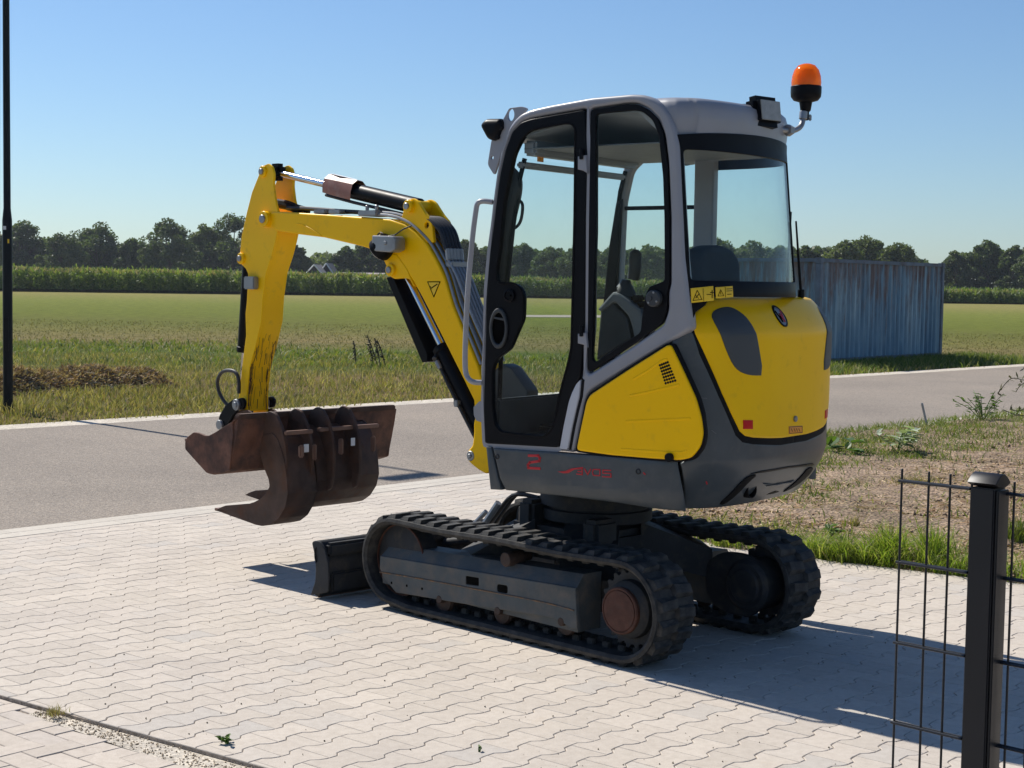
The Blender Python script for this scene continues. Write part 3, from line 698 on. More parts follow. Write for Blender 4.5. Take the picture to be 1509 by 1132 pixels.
class Wall:
    """upright wall that follows a plan curve; parts are cut in (s, z) and bent round it"""
    def __init__(s, pts, shear=None):
        s.shear = shear; P = np.array(pts, float); s.P = P; d = np.linalg.norm(np.diff(P, axis=0), axis=1); s.S = np.concatenate([[0], np.cumsum(d)])
        t = np.gradient(P, axis=0); t /= np.linalg.norm(t, axis=1)[:, None]; s.N = np.stack([-t[:, 1] * -1, -t[:, 0]], 1) * 1.0
        s.N = np.stack([t[:, 1] * -1, t[:, 0]], 1); c = P.mean(0)
        if ((P - c) * s.N).sum() < 0: s.N = -s.N
        s.L = s.S[-1]
    def hit(s, x, y):
        zz = 2.27
        for it in range(3 if s.shear else 1):
            r = s.hit1(x, y, s.shear(zz) if s.shear else 0.0); zz = r[1]
        return r
    def hit1(s, x, y, du_):
        d = ray(x, y); o = _C - FU.O; ou, ol = o @ FU.u + du_, o @ FU.l; du, dl = d @ FU.u, d @ FU.l; best = None
        for i in range(len(s.P) - 1):
            a = s.P[i]; e = s.P[i + 1] - a; det = du * -e[1] + dl * e[0]
            if abs(det) < 1e-9: continue
            bu, bl = a[0] - ou, a[1] - ol
            t = (bu * -e[1] + bl * e[0]) / det; q = (du * bl - dl * bu) / det
            if -.001 <= q <= 1.001 and t > 0 and (best is None or t < best[0]): best = (t, s.S[i] + q * (s.S[i + 1] - s.S[i]), CAM_H + d[2] * t)
        if best is None:                       # beyond the silhouette: take the closest tangent point
            w = [abs((a[0] - ou) * dl - (a[1] - ol) * du) for a in s.P]; i = int(np.argmin(w)); t = ((s.P[i][0] - ou) * du + (s.P[i][1] - ol) * dl) / (du * du + dl * dl)
            best = (t, s.S[i], CAM_H + d[2] * t)
        return best[1], best[2]
    def pts(s, *px): return [s.hit(x, y) for x, y in px]
    def bend(s, V, ins=None):
        out = []
        for a, off, z in V:
            u = np.interp(a, s.S, s.P[:, 0]); l = np.interp(a, s.S, s.P[:, 1]); nu = np.interp(a, s.S, s.N[:, 0]); nl = np.interp(a, s.S, s.N[:, 1])
            o = off - (ins(z) if ins else 0); out.append((u + nu * o - (s.shear(z) if s.shear else 0), l + nl * o, z))
        return out
    def plate(s, loops, d0, d1, bev=.004, ins=None, step=.035, zstep=None):
        V, F = plate(loops, d0, d1, bev, 'l')
        bm = bmesh.new(); vs = [bm.verts.new(v) for v in V]
        for f in F:
            try: bm.faces.new([vs[i] for i in f])
            except ValueError: pass
        bmesh.ops.remove_doubles(bm, verts=bm.verts[:], dist=1e-5)
        bmesh.ops.triangulate(bm, faces=[f for f in bm.faces if len(f.verts) > 4])
        x0 = min(v[0] for v in V); x1 = max(v[0] for v in V); z0 = min(v[2] for v in V); z1 = max(v[2] for v in V)
        for k in range(int(x0 / step) - 1, int(x1 / step) + 2):
            bmesh.ops.bisect_plane(bm, geom=bm.verts[:] + bm.edges[:] + bm.faces[:], plane_co=(k * step, 0, 0), plane_no=(1, 0, 0), dist=1e-5)
        if zstep:
            for k in range(int(z0 / zstep), int(z1 / zstep) + 2):
                bmesh.ops.bisect_plane(bm, geom=bm.verts[:] + bm.edges[:] + bm.faces[:], plane_co=(0, 0, k * zstep), plane_no=(0, 0, 1), dist=1e-5)
        bm.verts.index_update(); V2 = [tuple(v.co) for v in bm.verts]; F2 = [tuple(v.index for v in f.verts) for f in bm.faces]; bm.free()
        return s.bend(V2, ins), F2
    def mirror(s, loop): return [(s.L - a, z) for a, z in loop][::-1]

# ---- lower body and tail
def tail_curve(off=0.0, uf=.22):
    pts = [(u, .715 + off) for u in np.linspace(uf, -.62, 12)][:-1]
    for k in range(0, 61):
        ph = math.radians(90 - 3 * k); e = .8
        pts.append((-.62 - (.375 + off) * abs(math.cos(ph)) ** e, (.715 + off) * math.copysign(abs(math.sin(ph)) ** e, math.sin(ph))))
    pts += [(u, -.715 - off) for u in np.linspace(-.62, uf, 12)][1:]
    return pts
TW = Wall(tail_curve())
# re-sample evenly so that bending is smooth
def resample(P, step=.02):
    P = np.array(P); S = np.concatenate([[0], np.cumsum(np.linalg.norm(np.diff(P, axis=0), axis=1))]); n = int(S[-1] / step); s = np.linspace(0, S[-1], n)
    return np.stack([np.interp(s, S, P[:, 0]), np.interp(s, S, P[:, 1])], 1)
TW = Wall(resample(tail_curve()))
def ins_low(z): return (max(0, .90 - z) ** 1.6) * 1.35
def ins_hood(z): return (max(0, z - 1.44) ** 1.5) * 1.6
zs1, zs0 = .898, .692
# front block, side skirt, rear counterweight
sk = TW.pts((726, 661), (1002, 680), (1017, 755.5), (741, 722.5))
fb = TW.pts((712, 658), (723.5, 659), (738, 722.3), (722, 721.5))
U('front_skirt', [TW.plate([fb], -.05, .0, .008)], 'dark')
skl = TW.pts((726.5, 660.5), (800, 665.5), (900, 673), (998, 680), (1003, 705), (1013, 755), (900, 741), (820, 731.5), (741, 723))
U('side_skirt', [TW.plate([skl], -.05, .002, .006, ins=lambda z: max(0, .74 - z) * .5, zstep=.03)], 'dark')
cwl = TW.pts((990, 503.5), (1001, 496), (1016, 487.5), (1022, 491), (1034, 520), (1055, 566), (1072, 604), (1086, 636), (1097, 650.5), (1140, 655), (1172, 652), (1203, 643))
zr = TW.hit(1140, 655)[1]; smid = TW.L / 2
cwl = [p for p in cwl if p[0] < smid - .05]
cwr = TW.pts((1003.5, 684), (1008, 710), (1018, 755.5))
sb = TW.pts((1037, 641), (1033, 658), (1021, 675), (1006, 680.5))     # behind the yellow side door
sd_ = TW.pts((991, 507), (1011, 556), (1026, 588), (1033.5, 615))
zbot = .672
left = cwl + [(smid, cwl[-1][1])]
loop_l = sd_[::-1] + left
bot = [(smid, zbot), (cwr[-1][0] + .35, zbot), (cwr[-1][0] + .12, zbot + .006)]
loopL = cwl + [(smid, cwl[-1][1]), (smid, zbot), (cwr[-1][0] + .4, zbot), (cwr[-1][0] + .15, zbot + .002)] + cwr[::-1] + sb[::-1] + sd_[::-1]
full = loopL[:len(cwl)] + [(TW.L - a, z) for a, z in cwl[::-1]]
rest = loopL[len(cwl) + 1:]                  # bottom and front side of left half, from mid bottom round to the start
rest = rest[1:]
fullloop = cwl + [(TW.L - a, z) for a, z in cwl[::-1]] + [(TW.L - a, z) for a, z in (rest[::-1])] + rest
U('counterweight', [TW.plate([fullloop], -.06, .004, .008, ins=ins_low, zstep=.02)], 'dark')
# floor plate of the upper structure and bulk behind the panels
inner = [(u * .96 + .0, l * .93) for u, l in TW.P]
U('deck', [plate([[(u * .86 + .0, l * .86) for u, l in inner]], .675, .70, .004, 'z')], 'deepiron')
U('engine_bay', [plate([[tuple(p) for p in resample([(-.56, .60), (-.64, .60), (-.85, .45), (-.91, 0), (-.85, -.45), (-.62, -.62), (-.56, -.62)], .05)]], .70, 1.44, .01, 'z')], 'black')
U('right_side_cover', [TW.plate([[(TW.L - 1.02, .89), (TW.L - .02, .89), (TW.L - .02, 1.28), (TW.L - .5, 1.40), (TW.L - 1.0, 1.42)]], -.04, .0, .015, zstep=.05)], 'yellow')
U('right_skirt', [TW.plate([[(TW.L - 1.04, .70), (TW.L - .01, .70), (TW.L - .01, .885), (TW.L - 1.04, .885)]], -.04, .0, .008)], 'dark')
# hood
hl = TW.pts((1023, 492), (1018.5, 478), (1023.6, 464.5), (1036, 453), (1053, 444), (1081, 439.2), (1108, 438))
zt_h = TW.hit(1108, 438)[1]; hb = TW.pts((1036, 520), (1062, 580), (1075, 609), (1088, 636), (1096, 643), (1108, 645.5), (1130, 646.5), (1150, 646))
zb_h = hb[-1][1]
hoodL = hb[::-1] + hl
hood = hoodL + [(TW.L - a, z) for a, z in hoodL[::-1]]
hd_o = U('engine_hood', [TW.plate([hood], -.05, .012, .012, ins=ins_hood, zstep=.03)], 'yellow')
itop = ins_hood(zt_h) + .015
tp = [(u + nu * -itop, l + nl * -itop) for (u, l), (nu, nl), s in zip(TW.P, TW.N, TW.S) if hl[-2][0] - .08 < s < TW.L - hl[-2][0] + .08]
U('hood_top', [plate([chaikin(tp + [(-.80, tp[-1][1] + .02), (-.80, tp[0][1] - .02)], 1)], zt_h - .03, zt_h - .002, .012, 'z')], 'yellow')
gap = [(a, z) for a, z in hoodL]
bl = TW.pts((1030, 520), (1057, 580), (1070, 609), (1083, 640), (1093, 650), (1108, 653), (1150, 654))
hsl = [(smid, zb_h - .03)] + [(a, z - .006) for a, z in bl[::-1]] + [(hl[0][0] - .012, hl[0][1] + .02), (hl[0][0] + .02, hl[0][1])] + [(a + .01, z + .006) for a, z in hb] + [(smid, zb_h + .01)]
U('hood_seal', [TW.plate([hsl], -.045, .0055, .003), TW.plate([TW.mirror(hsl)], -.045, .0055, .003)], 'seal')
il = chaikin(TW.pts((1052, 470), (1054, 463), (1060, 458), (1070, 454.5), (1083, 452.3), (1092, 453.5), (1101, 461), (1106, 470), (1112.5, 498), (1121, 553), (1108, 553.5), (1096, 551.5), (1085, 546.5), (1077, 537), (1069, 520), (1060, 495)), 1)
U('hood_inset', [TW.plate([il], .006, .0165, .003, ins=ins_hood, zstep=.04)], 'inset'); U('hood_inset', [TW.plate([TW.mirror(il)], .006, .0165, .003, ins=ins_hood, zstep=.04)], 'inset')
U('red_reflector', [TW.plate([TW.pts((1092, 618.7), (1106, 619), (1106, 632), (1092, 632))], .008, .0145, .001)], 'reflector')
rr = TW.pts((1092, 618.7), (1106, 619), (1106, 632), (1092, 632)); U('red_reflector', [TW.plate([TW.mirror(rr)], .008, .0145, .001)], 'reflector')
# hood lock, sticker, emblem
lk = TW.hit(1167.5, 617); p_ = TW.bend([(lk[0], .01, lk[1])])[0]; q_ = TW.bend([(lk[0], .022, lk[1])])[0]
U('hood_lock', [cyl(p_, q_, .014, 16)], 'zinc')
st = TW.pts((1158.5, 628), (1179, 627), (1179, 638), (1158.5, 639.5)); so = U('warning_sticker', [TW.plate([st], .008, .0135, .0008)], 'orangestk')
def swstroke(W, pts, w, d0, d1, n=None, ins=None):
    out = []
    P = W.pts(*pts)
    for a, b in zip(P, P[1:]):
        a = np.array(a); b = np.array(b); t = b - a; L = np.linalg.norm(t); t /= L; nn = np.array([-t[1], t[0]]) * w / 2; e = t * w * .45
        out.append(W.plate([[tuple(a - e + nn), tuple(b + e + nn), tuple(b + e - nn), tuple(a - e - nn)]], d0, d1, .0003, ins=ins))
    return out
U('sticker_print', swstroke(TW, [(1159.5, 629), (1178, 628), (1178, 637.2), (1159.5, 638.5), (1159.5, 629)], .0022, .0136, .0148) + sum([swstroke(TW, [(x, 631.5), (x + 1.6, 635.5)], .0028, .0136, .0148) for x in (1162, 1166, 1169.5, 1173)], []), 'rust', so)
em = TW.hit(1156.5, 466); c_ = np.array(em)
def oval(c, rx, rz, n=24, sk=0): return [(c[0] + rx * math.cos(2 * math.pi * i / n), c[1] + rz * math.sin(2 * math.pi * i / n)) for i in range(n)]
eo = U('emblem', [TW.plate([oval(c_, .040, .046)], .0, .016, .004, ins=ins_hood)], 'zinc'); U('emblem_ring', [TW.plate([oval(c_, .042, .048), oval(c_, .034, .040)], .010, .0185, .002, ins=ins_hood)], 'black', eo)
def strokes(W, P, w, d0, d1, ins=None):
    out = []
    for a, b in zip(P, P[1:]):
        a = np.array(a); b = np.array(b); t = b - a; L = np.linalg.norm(t); t /= L; nn = np.array([-t[1], t[0]]) * w / 2; e = t * w * .3
        out.append(W.plate([[tuple(a - e + nn), tuple(b + e + nn), tuple(b + e - nn), tuple(a - e - nn)]], d0, d1, .0003, ins=ins))
    return out
U('emblem_letter', strokes(TW, [c_ + (-.024, .020), c_ + (-.010, -.022), c_ + (.0, .008)], .011, .0162, .0185, ins_hood), 'ink', eo)
U('emblem_letter', strokes(TW, [c_ + (.0, .008), c_ + (.012, -.022), c_ + (.022, .020)], .011, .0162, .0185, ins_hood), 'redink', eo)
# exhaust opening and outlets in the lower tail
def cw(pts, d0, d1, bev=.003): return TW.plate([pts], d0, d1, bev, ins=ins_low, zstep=.02)
U('tail_outlet', [cw(chaikin(TW.pts((1083, 747), (1092, 730), (1099, 712), (1108, 701), (1121, 699.5), (1112, 712), (1104, 733), (1093, 749)), 1), -.01, .0105)], 'seal')
U('tail_outlet', [cw(chaikin(TW.pts((1197, 690), (1207, 689), (1208, 698), (1203, 712), (1192, 724), (1181, 729), (1190, 714), (1195, 702)), 1), -.01, .0105)], 'seal')
ex = TW.hit(1123.5, 724.5); p_ = TW.bend([(ex[0], -.08, ex[1])], ins_low)[0]; q_ = TW.bend([(ex[0], .010, ex[1])], ins_low)[0]
U('exhaust_outlet', [lathe([(.036, 0), (.036, .094), (.031, .094), (.031, .01)], p_, np.array(q_) - np.array(p_), 20)], 'seal')
U('tail_edge_line', [cw(TW.pts((1110, 699), (1125, 694.5), (1165, 688), (1202, 683), (1207, 686), (1167, 690.5), (1126, 697.5)), -.01, .0085, .001)], 'black')
# bolts and the filler cap on the side
for x, y in ((733, 673), (941, 695)): 
    a = TW.hit(x, y); p_ = TW.bend([(a[0], -.01, a[1])])[0]; q_ = TW.bend([(a[0], .006, a[1])])[0]; U('bolt', [lathe([(.013, 0), (.013, .014), (.008, .016), (.0075, .010)], p_, np.array(q_) - np.array(p_), 14)], 'deepiron')
U('scuff_mark', sum([swstroke(TW, p, .0016, .005, .0115, None, ins_low) for p in ([(1139, 715), (1160, 717), (1188, 710)], [(1146, 718.5), (1170, 714), (1186, 713)])], []) + sum([swstroke(TW, p, .0018, .003, .0065) for p in ([(1030, 586), (1041, 587)], [(1048, 634), (1054, 639)])], []), 'mark')
U('red_fleck', swstroke(TW, [(1045, 711.5), (1047, 714.5)], .006, .003, .0065, None, ins_low) + swstroke(TW, [(949, 697), (951, 699)], .006, .001, .004), 'redink')
# red lettering on the skirt: a figure 2, a swoosh and the name
def sks(pts, w): return swstroke(TW, pts, w, .001, .0042)
U('red_number', sks([(780, 671.5), (793.5, 671.5), (796, 675), (795, 679.5), (781.5, 681.5), (778.5, 685), (779, 689.5), (795.5, 690.5)], .0115), 'redink')
sw = TW.pts((822, 695), (834, 694), (842, 690.3), (859, 688.2), (861, 689.5), (846, 692.5), (838, 697.2), (831, 697.6))
LT = [[(852, 691), (858.5, 690.5), (858.5, 699.5), (850.5, 698.5)], [(852.5, 694.8), (858, 695)], [(862, 691), (866.5, 699.3), (871, 691.5)], [(884.5, 692), (875, 691.8), (873.5, 696), (875, 700.5), (884.5, 701), (884.5, 692)], [(900.5, 693.3), (889, 692.8), (889, 697.2), (900.5, 697.8), (901, 703), (888.5, 702.3)]]
U('red_lettering', [TW.plate([sw], .001, .0042, .0005)] + sum([sks(p, .0052) for p in LT], []), 'redink')
# yellow side door with pressed ribs, vent and seal
LS = .722
sp = uz(LS, (848.6, 664), (852, 646), (863.5, 592), (868.8, 582), (925, 545), (983, 508.5), (988.5, 509), (994, 520), (1011, 556), (1025.5, 588), (1033, 615), (1036, 639), (1032, 658), (1019, 674.5), (1002, 678.6), (960, 676), (900, 671))
sp = rcorner(sp, .02, 3)
sdo = U('side_panel', [plate([sp], LS - .03, LS, .008)], 'yellow')
U('panel_seal', [plate([[(a + (.010 if a > -.75 else -.008), b + (-.008 if b < 1.1 else .006)) for a, b in sp]], LS - .035, LS - .008, .003)], 'seal')
for rib in ([(933, 559), (955, 546), (975, 532), (984, 530)], [(928, 583), (950, 579), (1001, 567)], [(922, 621), (950, 620), (1018, 617)], [(915, 662), (950, 664.5), (1000, 667), (1012, 664)]):
    U('pressed_rib', [sweep([(a, LS - .0015, b) for a, b in uz(LS, *rib)], .0042, 6, 4, flat=1.6)], 'yellow', sdo)
hol = []
c4 = [np.array(p) for p in uz(LS, (972.5, 538.5), (984, 534), (995, 561), (981, 565))]
for i in range(5):
    for j in range(7):
        s, t = i / 4, j / 6; p = (1 - t) * ((1 - s) * c4[0] + s * c4[1]) + t * ((1 - s) * c4[3] + s * c4[2]); hol.append(cyl((p[0], LS - .002, p[1]), (p[0], LS + .0012, p[1]), .0058, 8, .0004))
vt = U('vent_grille', hol, 'black', sdo); tag(vt, 'grid of 35 small black vent holes')
a = u3(LS, 987.5, 674); U('panel_lock', [cyl((a[0], LS - .01, a[2]), (a[0], LS + .018, a[2]), .019, 18)], 'black', sdo)

# ---- cab
LC = .70; LR = -.30
outer = [(711, 657), (708.5, 600), (707.5, 545), (712.5, 440), (718, 380), (724, 305), (731, 256), (737, 225), (742, 210), (750, 187), (757, 177), (767, 168), (782, 161.5), (811, 155), (871, 144), (930, 138.8), (947, 139.6), (962, 144.5), (975, 153), (986, 168), (994, 188), (999, 215), (1003.5, 300), (1008, 380), (1012, 421), (1018, 485), (1000, 497), (960, 520), (868, 577), (862, 590), (850, 648), (845.5, 667), (823, 664)]
doorl = [(715, 655), (712.5, 606), (715.5, 500), (717, 427), (722, 370), (727, 335), (733, 285), (737, 256), (745, 220), (755, 193), (768, 179.5), (782, 174.5), (820, 167.5), (863.5, 160), (866.5, 230), (864.5, 320), (863.5, 480), (859, 530), (856.5, 557), (845, 575), (838, 600), (828.5, 640), (824, 661)]
winl = [(869.5, 160), (924, 152), (938.7, 152), (955.7, 160), (970.6, 175), (979, 199), (984, 239), (987.5, 320), (987.5, 418), (984, 431), (984, 457), (977, 478), (934.5, 508), (868, 551), (864.5, 545), (866.5, 340)]
lo = rcorner(uz(LC, *outer), .015, 2); ld = rcorner(uz(LC, *doorl), .012, 2); lw = rcorner(uz(LC, *winl), .015, 2)
U('cab_side_frame', [plate([lo, ld, lw], LC - .062, LC, .016, seg=3)], 'grey')
# frame stripe with its reflection painted lighter, inner seal beside the door
stp = uz(LC + .003, (855.5, 559), (849, 566), (843, 578), (838, 592), (830, 630), (824.5, 661.5), (836, 663), (842, 632), (848, 605), (853, 585)); U('silver_trim', [plate([rcorner(stp, .008, 2)], LC - .03, LC + .004, .003)], 'silver')
stp = uz(LC + .003, (857, 557), (854, 585), (849, 605), (843, 632), (837.5, 663), (841.5, 663.5), (848, 628), (853, 606), (858.5, 585), (861, 560)); U('frame_seal', [plate([stp], LC - .03, LC + .002, .002)], 'seal')
# door: black frame, glass, lock panel, handle, hinges
gl = [(743, 300), (747, 280), (750, 265), (758, 228), (769, 205), (782, 192), (811, 186), (836, 181.5), (845, 183), (849, 192), (847.5, 320), (844, 470), (843, 512), (838, 536), (832.7, 555), (826, 580), (819, 617), (815, 631), (803, 643.5), (770, 641), (739, 637.5), (730, 628), (725.8, 600), (725.6, 545), (731, 530), (752, 514), (761.6, 491), (771, 470), (772, 436), (767, 423), (756, 416.6), (741.5, 419), (733, 415.6), (731.5, 400), (737, 363.6)]
door_in = rcorner(uz(LC, *gl), .02, 3); door_out = [(a * .985 + .003, b) for a, b in ld]
cx_ = sum(a for a, b in ld) / len(ld); cz_ = sum(b for a, b in ld) / len(ld)
door_out = [(cx_ + (a - cx_) * .988, cz_ + (b - cz_) * .994) for a, b in ld]
dr = U('door', [plate([door_out, door_in], LC - .028, LC + .006, .006, seg=2)], 'black')
U('door_glass', [plate([[(cx_ + (a - cx_) * 1.02, cz_ + (b - cz_) * 1.01) for a, b in door_in]], LC - .006, LC - .002, .0005)], 'glass', dr)
def ringl(loop, k, w): 
    c = np.mean(loop, 0); return [tuple(c + (np.array(p) - c) * k) for p in loop]
rim = door_in; U('glass_gasket', [sweep([(a, LC + .006, b) for a, b in rim + rim[:1]], .0055, 6)], 'seal', dr)
hc = u3(LC, 737, 484); ovl = lambda rx, rz: [(hc[0] + rx * math.cos(t) - .10 * rz * math.sin(t) * 0, hc[2] + rz * math.sin(t)) for t in np.linspace(0, 2 * math.pi, 28)[:-1]]
U('door_handle', [plate([ovl(.050, .094), ovl(.038, .072)], LC, LC + .020, .006, seg=2), plate([[(hc[0] - .034, hc[2] + .035), (hc[0] + .034, hc[2] + .045), (hc[0] + .034, hc[2] + .054), (hc[0] - .034, hc[2] + .047)]], LC, LC + .014, .002)], 'inner', dr)
U('handle_cup', [plate([ovl(.040, .074)], LC - .0, LC + .0085, .001)], 'ink', dr)
kc = u3(LC, 752.5, 435.5); U('door_lock', [lathe([(.030, 0), (.030, .012), (.022, .014), (.020, .008)], (kc[0], LC + .005, kc[2]), (0, 1, 0), 20), boxc((kc[0] - .003, LC + .018, kc[2]), (.022, .014, .008), .002)], 'black', dr)
for y0, y1 in ((231, 256), (492, 512)):
    a = uz(LC, (854, y0), (866, y0 - 2), (868, y1), (862, y1 - 4), (854, y1 - 6)); U('hinge', [plate([a], LC - .01, LC + .016, .004)], 'grey', dr)
    p = u3(LC + .02, 856.5, y0 - 12); q = u3(LC + .02, 856.5, y0 + 4); U('hinge_pin', [cyl(p, q, .009, 10)], 'black', dr)
# rear side window
wi = [(878, 172), (881.5, 168), (934.5, 162.7), (947, 165), (962, 177.6), (970.6, 199), (977, 260), (979, 320), (979.5, 414), (956, 423), (950, 440), (946, 470), (944, 490), (910, 512), (877, 534), (872.5, 529), (874.5, 448), (878, 342)]
wout = [(a, b) for a, b in lw]; cxw = sum(a for a, b in lw) / len(lw); czw = sum(b for a, b in lw) / len(lw)
wout = [(cxw + (a - cxw) * .985, czw + (b - czw) * .99) for a, b in lw]; win = rcorner(uz(LC, *wi), .015, 3)
sw_ = U('side_window', [plate([wout, win], LC - .022, LC + .002, .003)], 'black')
U('window_glass', [plate([[(cxw + (a - cxw) * 1.03, czw + (b - czw) * 1.01) for a, b in win]], LC - .008, LC - .004, .0005)], 'glass', sw_)
kc = u3(LC, 966, 440); U('window_latch', [lathe([(.036, 0), (.036, .022), (.030, .028), (.001, .028)], (kc[0], LC, kc[2]), (0, 1, 0), 24), lathe([(.010, 0), (.010, .033)], (kc[0] + .01, LC, kc[2]), (0, 1, 0), 12)], 'inner', sw_)
for dx, dz in ((-.006, .026), (.018, -.018), (-.022, -.012)): U('latch_screw', [cyl((kc[0] + dx, LC + .026, kc[2] + dz), (kc[0] + dx, LC + .031, kc[2] + dz), .005, 8, .001)], 'zinc', sw_)
# plan curve of the cab: left rear corner, bowed rear, round right rear corner
def cab_curve(o=0.0):
    K_ = [(-.775, .672), (-.84, .60), (-.89, .42), (-.912, .2), (-.897, 0), (-.845, -.16), (-.75, -.275), (-.62, -.325), (-.50, -.33)]
    P = [np.array(p) for p in ((.10, LC), (-.3, LC), (-.60, LC), (-.70, LC), (-.745, .693))] + catmull([(*k, 0) for k in K_], 8)
    P = resample([p[:2] for p in P] + [np.array((-.3, -.33)), np.array((.10, -.33))], .012); t = np.gradient(P, axis=0); t /= np.linalg.norm(t, axis=1)[:, None]
    nn = np.stack([-t[:, 1], t[:, 0]], 1); nn *= (1 if (nn[len(P) // 2] @ np.array([-1, 0])) > 0 else -1); return P + nn * o
CWL = Wall(cab_curve(-.004), lambda z: max(0, 2.27 - z) * .10)
bo = CWL.pts((998, 204.5), (1030, 200.5), (1078, 197.7), (1108, 201), (1136, 209), (1152, 222))
si = CWL.hit(1168, 300)[0]; s_end = float(CWL.S[[i for i in range(len(CWL.P)) if CWL.P[i][1] < -.2 and CWL.P[i][0] > -.335][0]])
lean = None
ztop = 2.30; zbo = zt_h + .03; sl0 = CWL.hit(997, 300)[0]; sl1 = CWL.hit(1013, 440)[0]
sa_ = sl0 - .02; outer_r = [(sa_ + (s_end - sa_) * k / 12, 2.285 + .028 * math.sin(math.pi * min(1, k / 9))) for k in range(13)] + [(s_end, zbo - .03), (sl1 + .01, zbo - .03)]
gi = CWL.pts((1007, 226), (1012, 220), (1030, 218.5), (1051, 217), (1087, 216), (1120, 219))
zgt = 2.225; zgb = zt_h + .068; gl0 = CWL.hit(1018, 420)[0]
ssil = si
hole1 = rcorner([(gi[0][0], zgt - .0), (ssil - .0, zgt - .005), (ssil - .0, zgb), (gl0, zgb)], .02, 3)
hole2 = rcorner([(ssil + .045, zgt - .005), (s_end - .03, zgt - .01), (s_end - .03, zgb), (ssil + .045, zgb)], .02, 3)
rw_ = U('rear_window', [CWL.plate([outer_r, hole1, hole2], -.012, .004, .002, ins=lean, zstep=.1)], 'black')
U('window_glass', [CWL.plate([[(gi[0][0] - .02, zgt + .02), (s_end, zgt + .02), (s_end, zgb - .02), (gl0 - .02, zgb - .02)]], -.006, -.002, .0004, ins=lean, zstep=.1)], 'glass', rw_)
st1 = U('warning_sticker', [CWL.plate([CWL.pts((1017.5, 425), (1050, 421.5), (1051, 443), (1018.5, 446.5))], .0045, .0065, .0005, ins=lean)], 'sticker', label='yellow decal with warning triangle and stepping-back figure')
st2 = U('warning_sticker', [CWL.plate([CWL.pts((1053, 423.5), (1078, 421.5), (1079, 438), (1054, 440))], .0045, .0065, .0005, ins=lean)], 'sticker', label='yellow decal with a warning triangle and two lines')
def cst(pts, w): return swstroke(CWL, pts, w, .0066, .0082, None, lean)
U('sticker_print', cst([(1021, 443), (1027, 428), (1034, 441.5), (1021, 443)], .0024) + cst([(1025, 439), (1030, 433)], .003) + cst([(1024.5, 435), (1029, 440)], .002) + cst([(1035.5, 425), (1036.5, 444)], .0014) + cst([(1041, 434), (1046.5, 434)], .0024) + cst([(1048.3, 428), (1048.3, 439)], .0034) + cst([(1046, 431), (1050, 431)], .0028), 'ink', st1)
U('sticker_print', cst([(1056.5, 436.5), (1060.5, 427), (1065, 436), (1056.5, 436.5)], .0018) + cst([(1060.5, 430), (1060.5, 434)], .0018) + cst([(1067, 423.5), (1067.5, 438)], .0012) + cst([(1070, 434), (1076, 433.5)], .0022), 'ink', st2)
U('sticker_text', cst([(1069, 426), (1077, 425.5)], .0022) + cst([(1069, 429), (1077, 428.5)], .0022), 'rust', st2)
U('rear_filler', [CWL.plate([CWL.pts((1012, 436), (1046, 440), (1040, 450), (1026, 460), (1020, 474), (1018.5, 486))], -.03, -.004, .003)], 'seal')
# roof shell
def roof_z(u): return 2.452 - .105 * max(0, min(1, (u + .42) / .55)) ** 1.4
ro = cab_curve(0.0); cen = np.array([-.36, (LC + LR) / 2])
full_o = [p for p in ro]; front = [(.115, l) for l in np.linspace(LR, LC, 14)][1:-1]; plan = full_o + [np.array(p) for p in front]
rings = [(.985, -.185), (1.002, -.10), (1.0, -.055), (.985, -.026), (.95, -.008), (.85, .002), (.6, .010), (.3, .014)]
V = []; F = []; n = len(plan)
for sc, dz in rings:
    for p in plan:
        q = cen + (np.array(p) - cen) * sc; zz = roof_z(q[0]) + dz
        lf_ = max(min(1, max(0, (q[0] + .22) / .25)), min(1, max(0, (q[1] - .60) / .06)) * min(1, max(0, (q[0] + .70) / .15)))
        if dz < -.06: zz = roof_z(q[0]) + dz * (1 - lf_) - .06 * lf_
        V.append((q[0], q[1] - (.012 if q[1] > .64 else 0), zz))
for r in range(len(rings) - 1):
    for i in range(n): F.append((r * n + i, r * n + (i + 1) % n, (r + 1) * n + (i + 1) % n, (r + 1) * n + i))
F.append(tuple(range((len(rings) - 1) * n, len(rings) * n))); F.append(tuple(range(n))[::-1])
U('cab_roof', [(V, F)], 'grey', smooth=60)
# right side frame, pillars, front
ro_ = [(a, b - .012) for a, b in uz(LC, *outer)]
zsill = uz(LR, (780, 588))[0][1] + .05
uA = uz(LC, (760, 200))[0][0]; h_top = 2.28
up0, up1 = uz(LR, (1030, 300))[0][0], uz(LR, (1052, 300))[0][0]
d0, d1 = uz(LR, (926, 300))[0][0], uz(LR, (881, 300))[0][0]
umin = uz(LC, (1003, 300))[0][0]
zS = 1.20; up0, up1 = -.305, -.39
fr_out = [(.235, .90), (.225, 1.3), (.19, 1.75), (.135, 2.12), (.09, 2.28), (.02, 2.34), (-.28, 2.35), (-.415, 2.33), (-.415, 1.20), (-.70, 1.20), (-.70, .90)]
hole_f = rcorner([(.185, zsill), (.155, 1.75), (.10, 2.10), (.05, 2.25), (d1 + .0, 2.29), (d1, zsill)], .03, 3)
hole_b = rcorner([(.098, 2.06), (d0 - .04, 2.22), (d0 - .12, 2.285), (up0, 2.285), (up0, zS), (.125, zS)], .03, 3)
holes = [hole_b]
rs = U('cab_right_frame', [plate([fr_out] + holes, LR, LR + .05, .01, seg=2)], 'grey')
U('pillar_cover', [plate([[(.215, 1.16), (.20, 1.5), (.165, 1.85), (.13, 2.06), (.095, 2.08), (.105, 1.85), (.12, 1.5), (.13, 1.16)]], LR + .048, LR + .075, .01)], 'black')
U('window_glass', [plate([hole_b], LR + .02, LR + .024, .0004)], 'glass', rs)
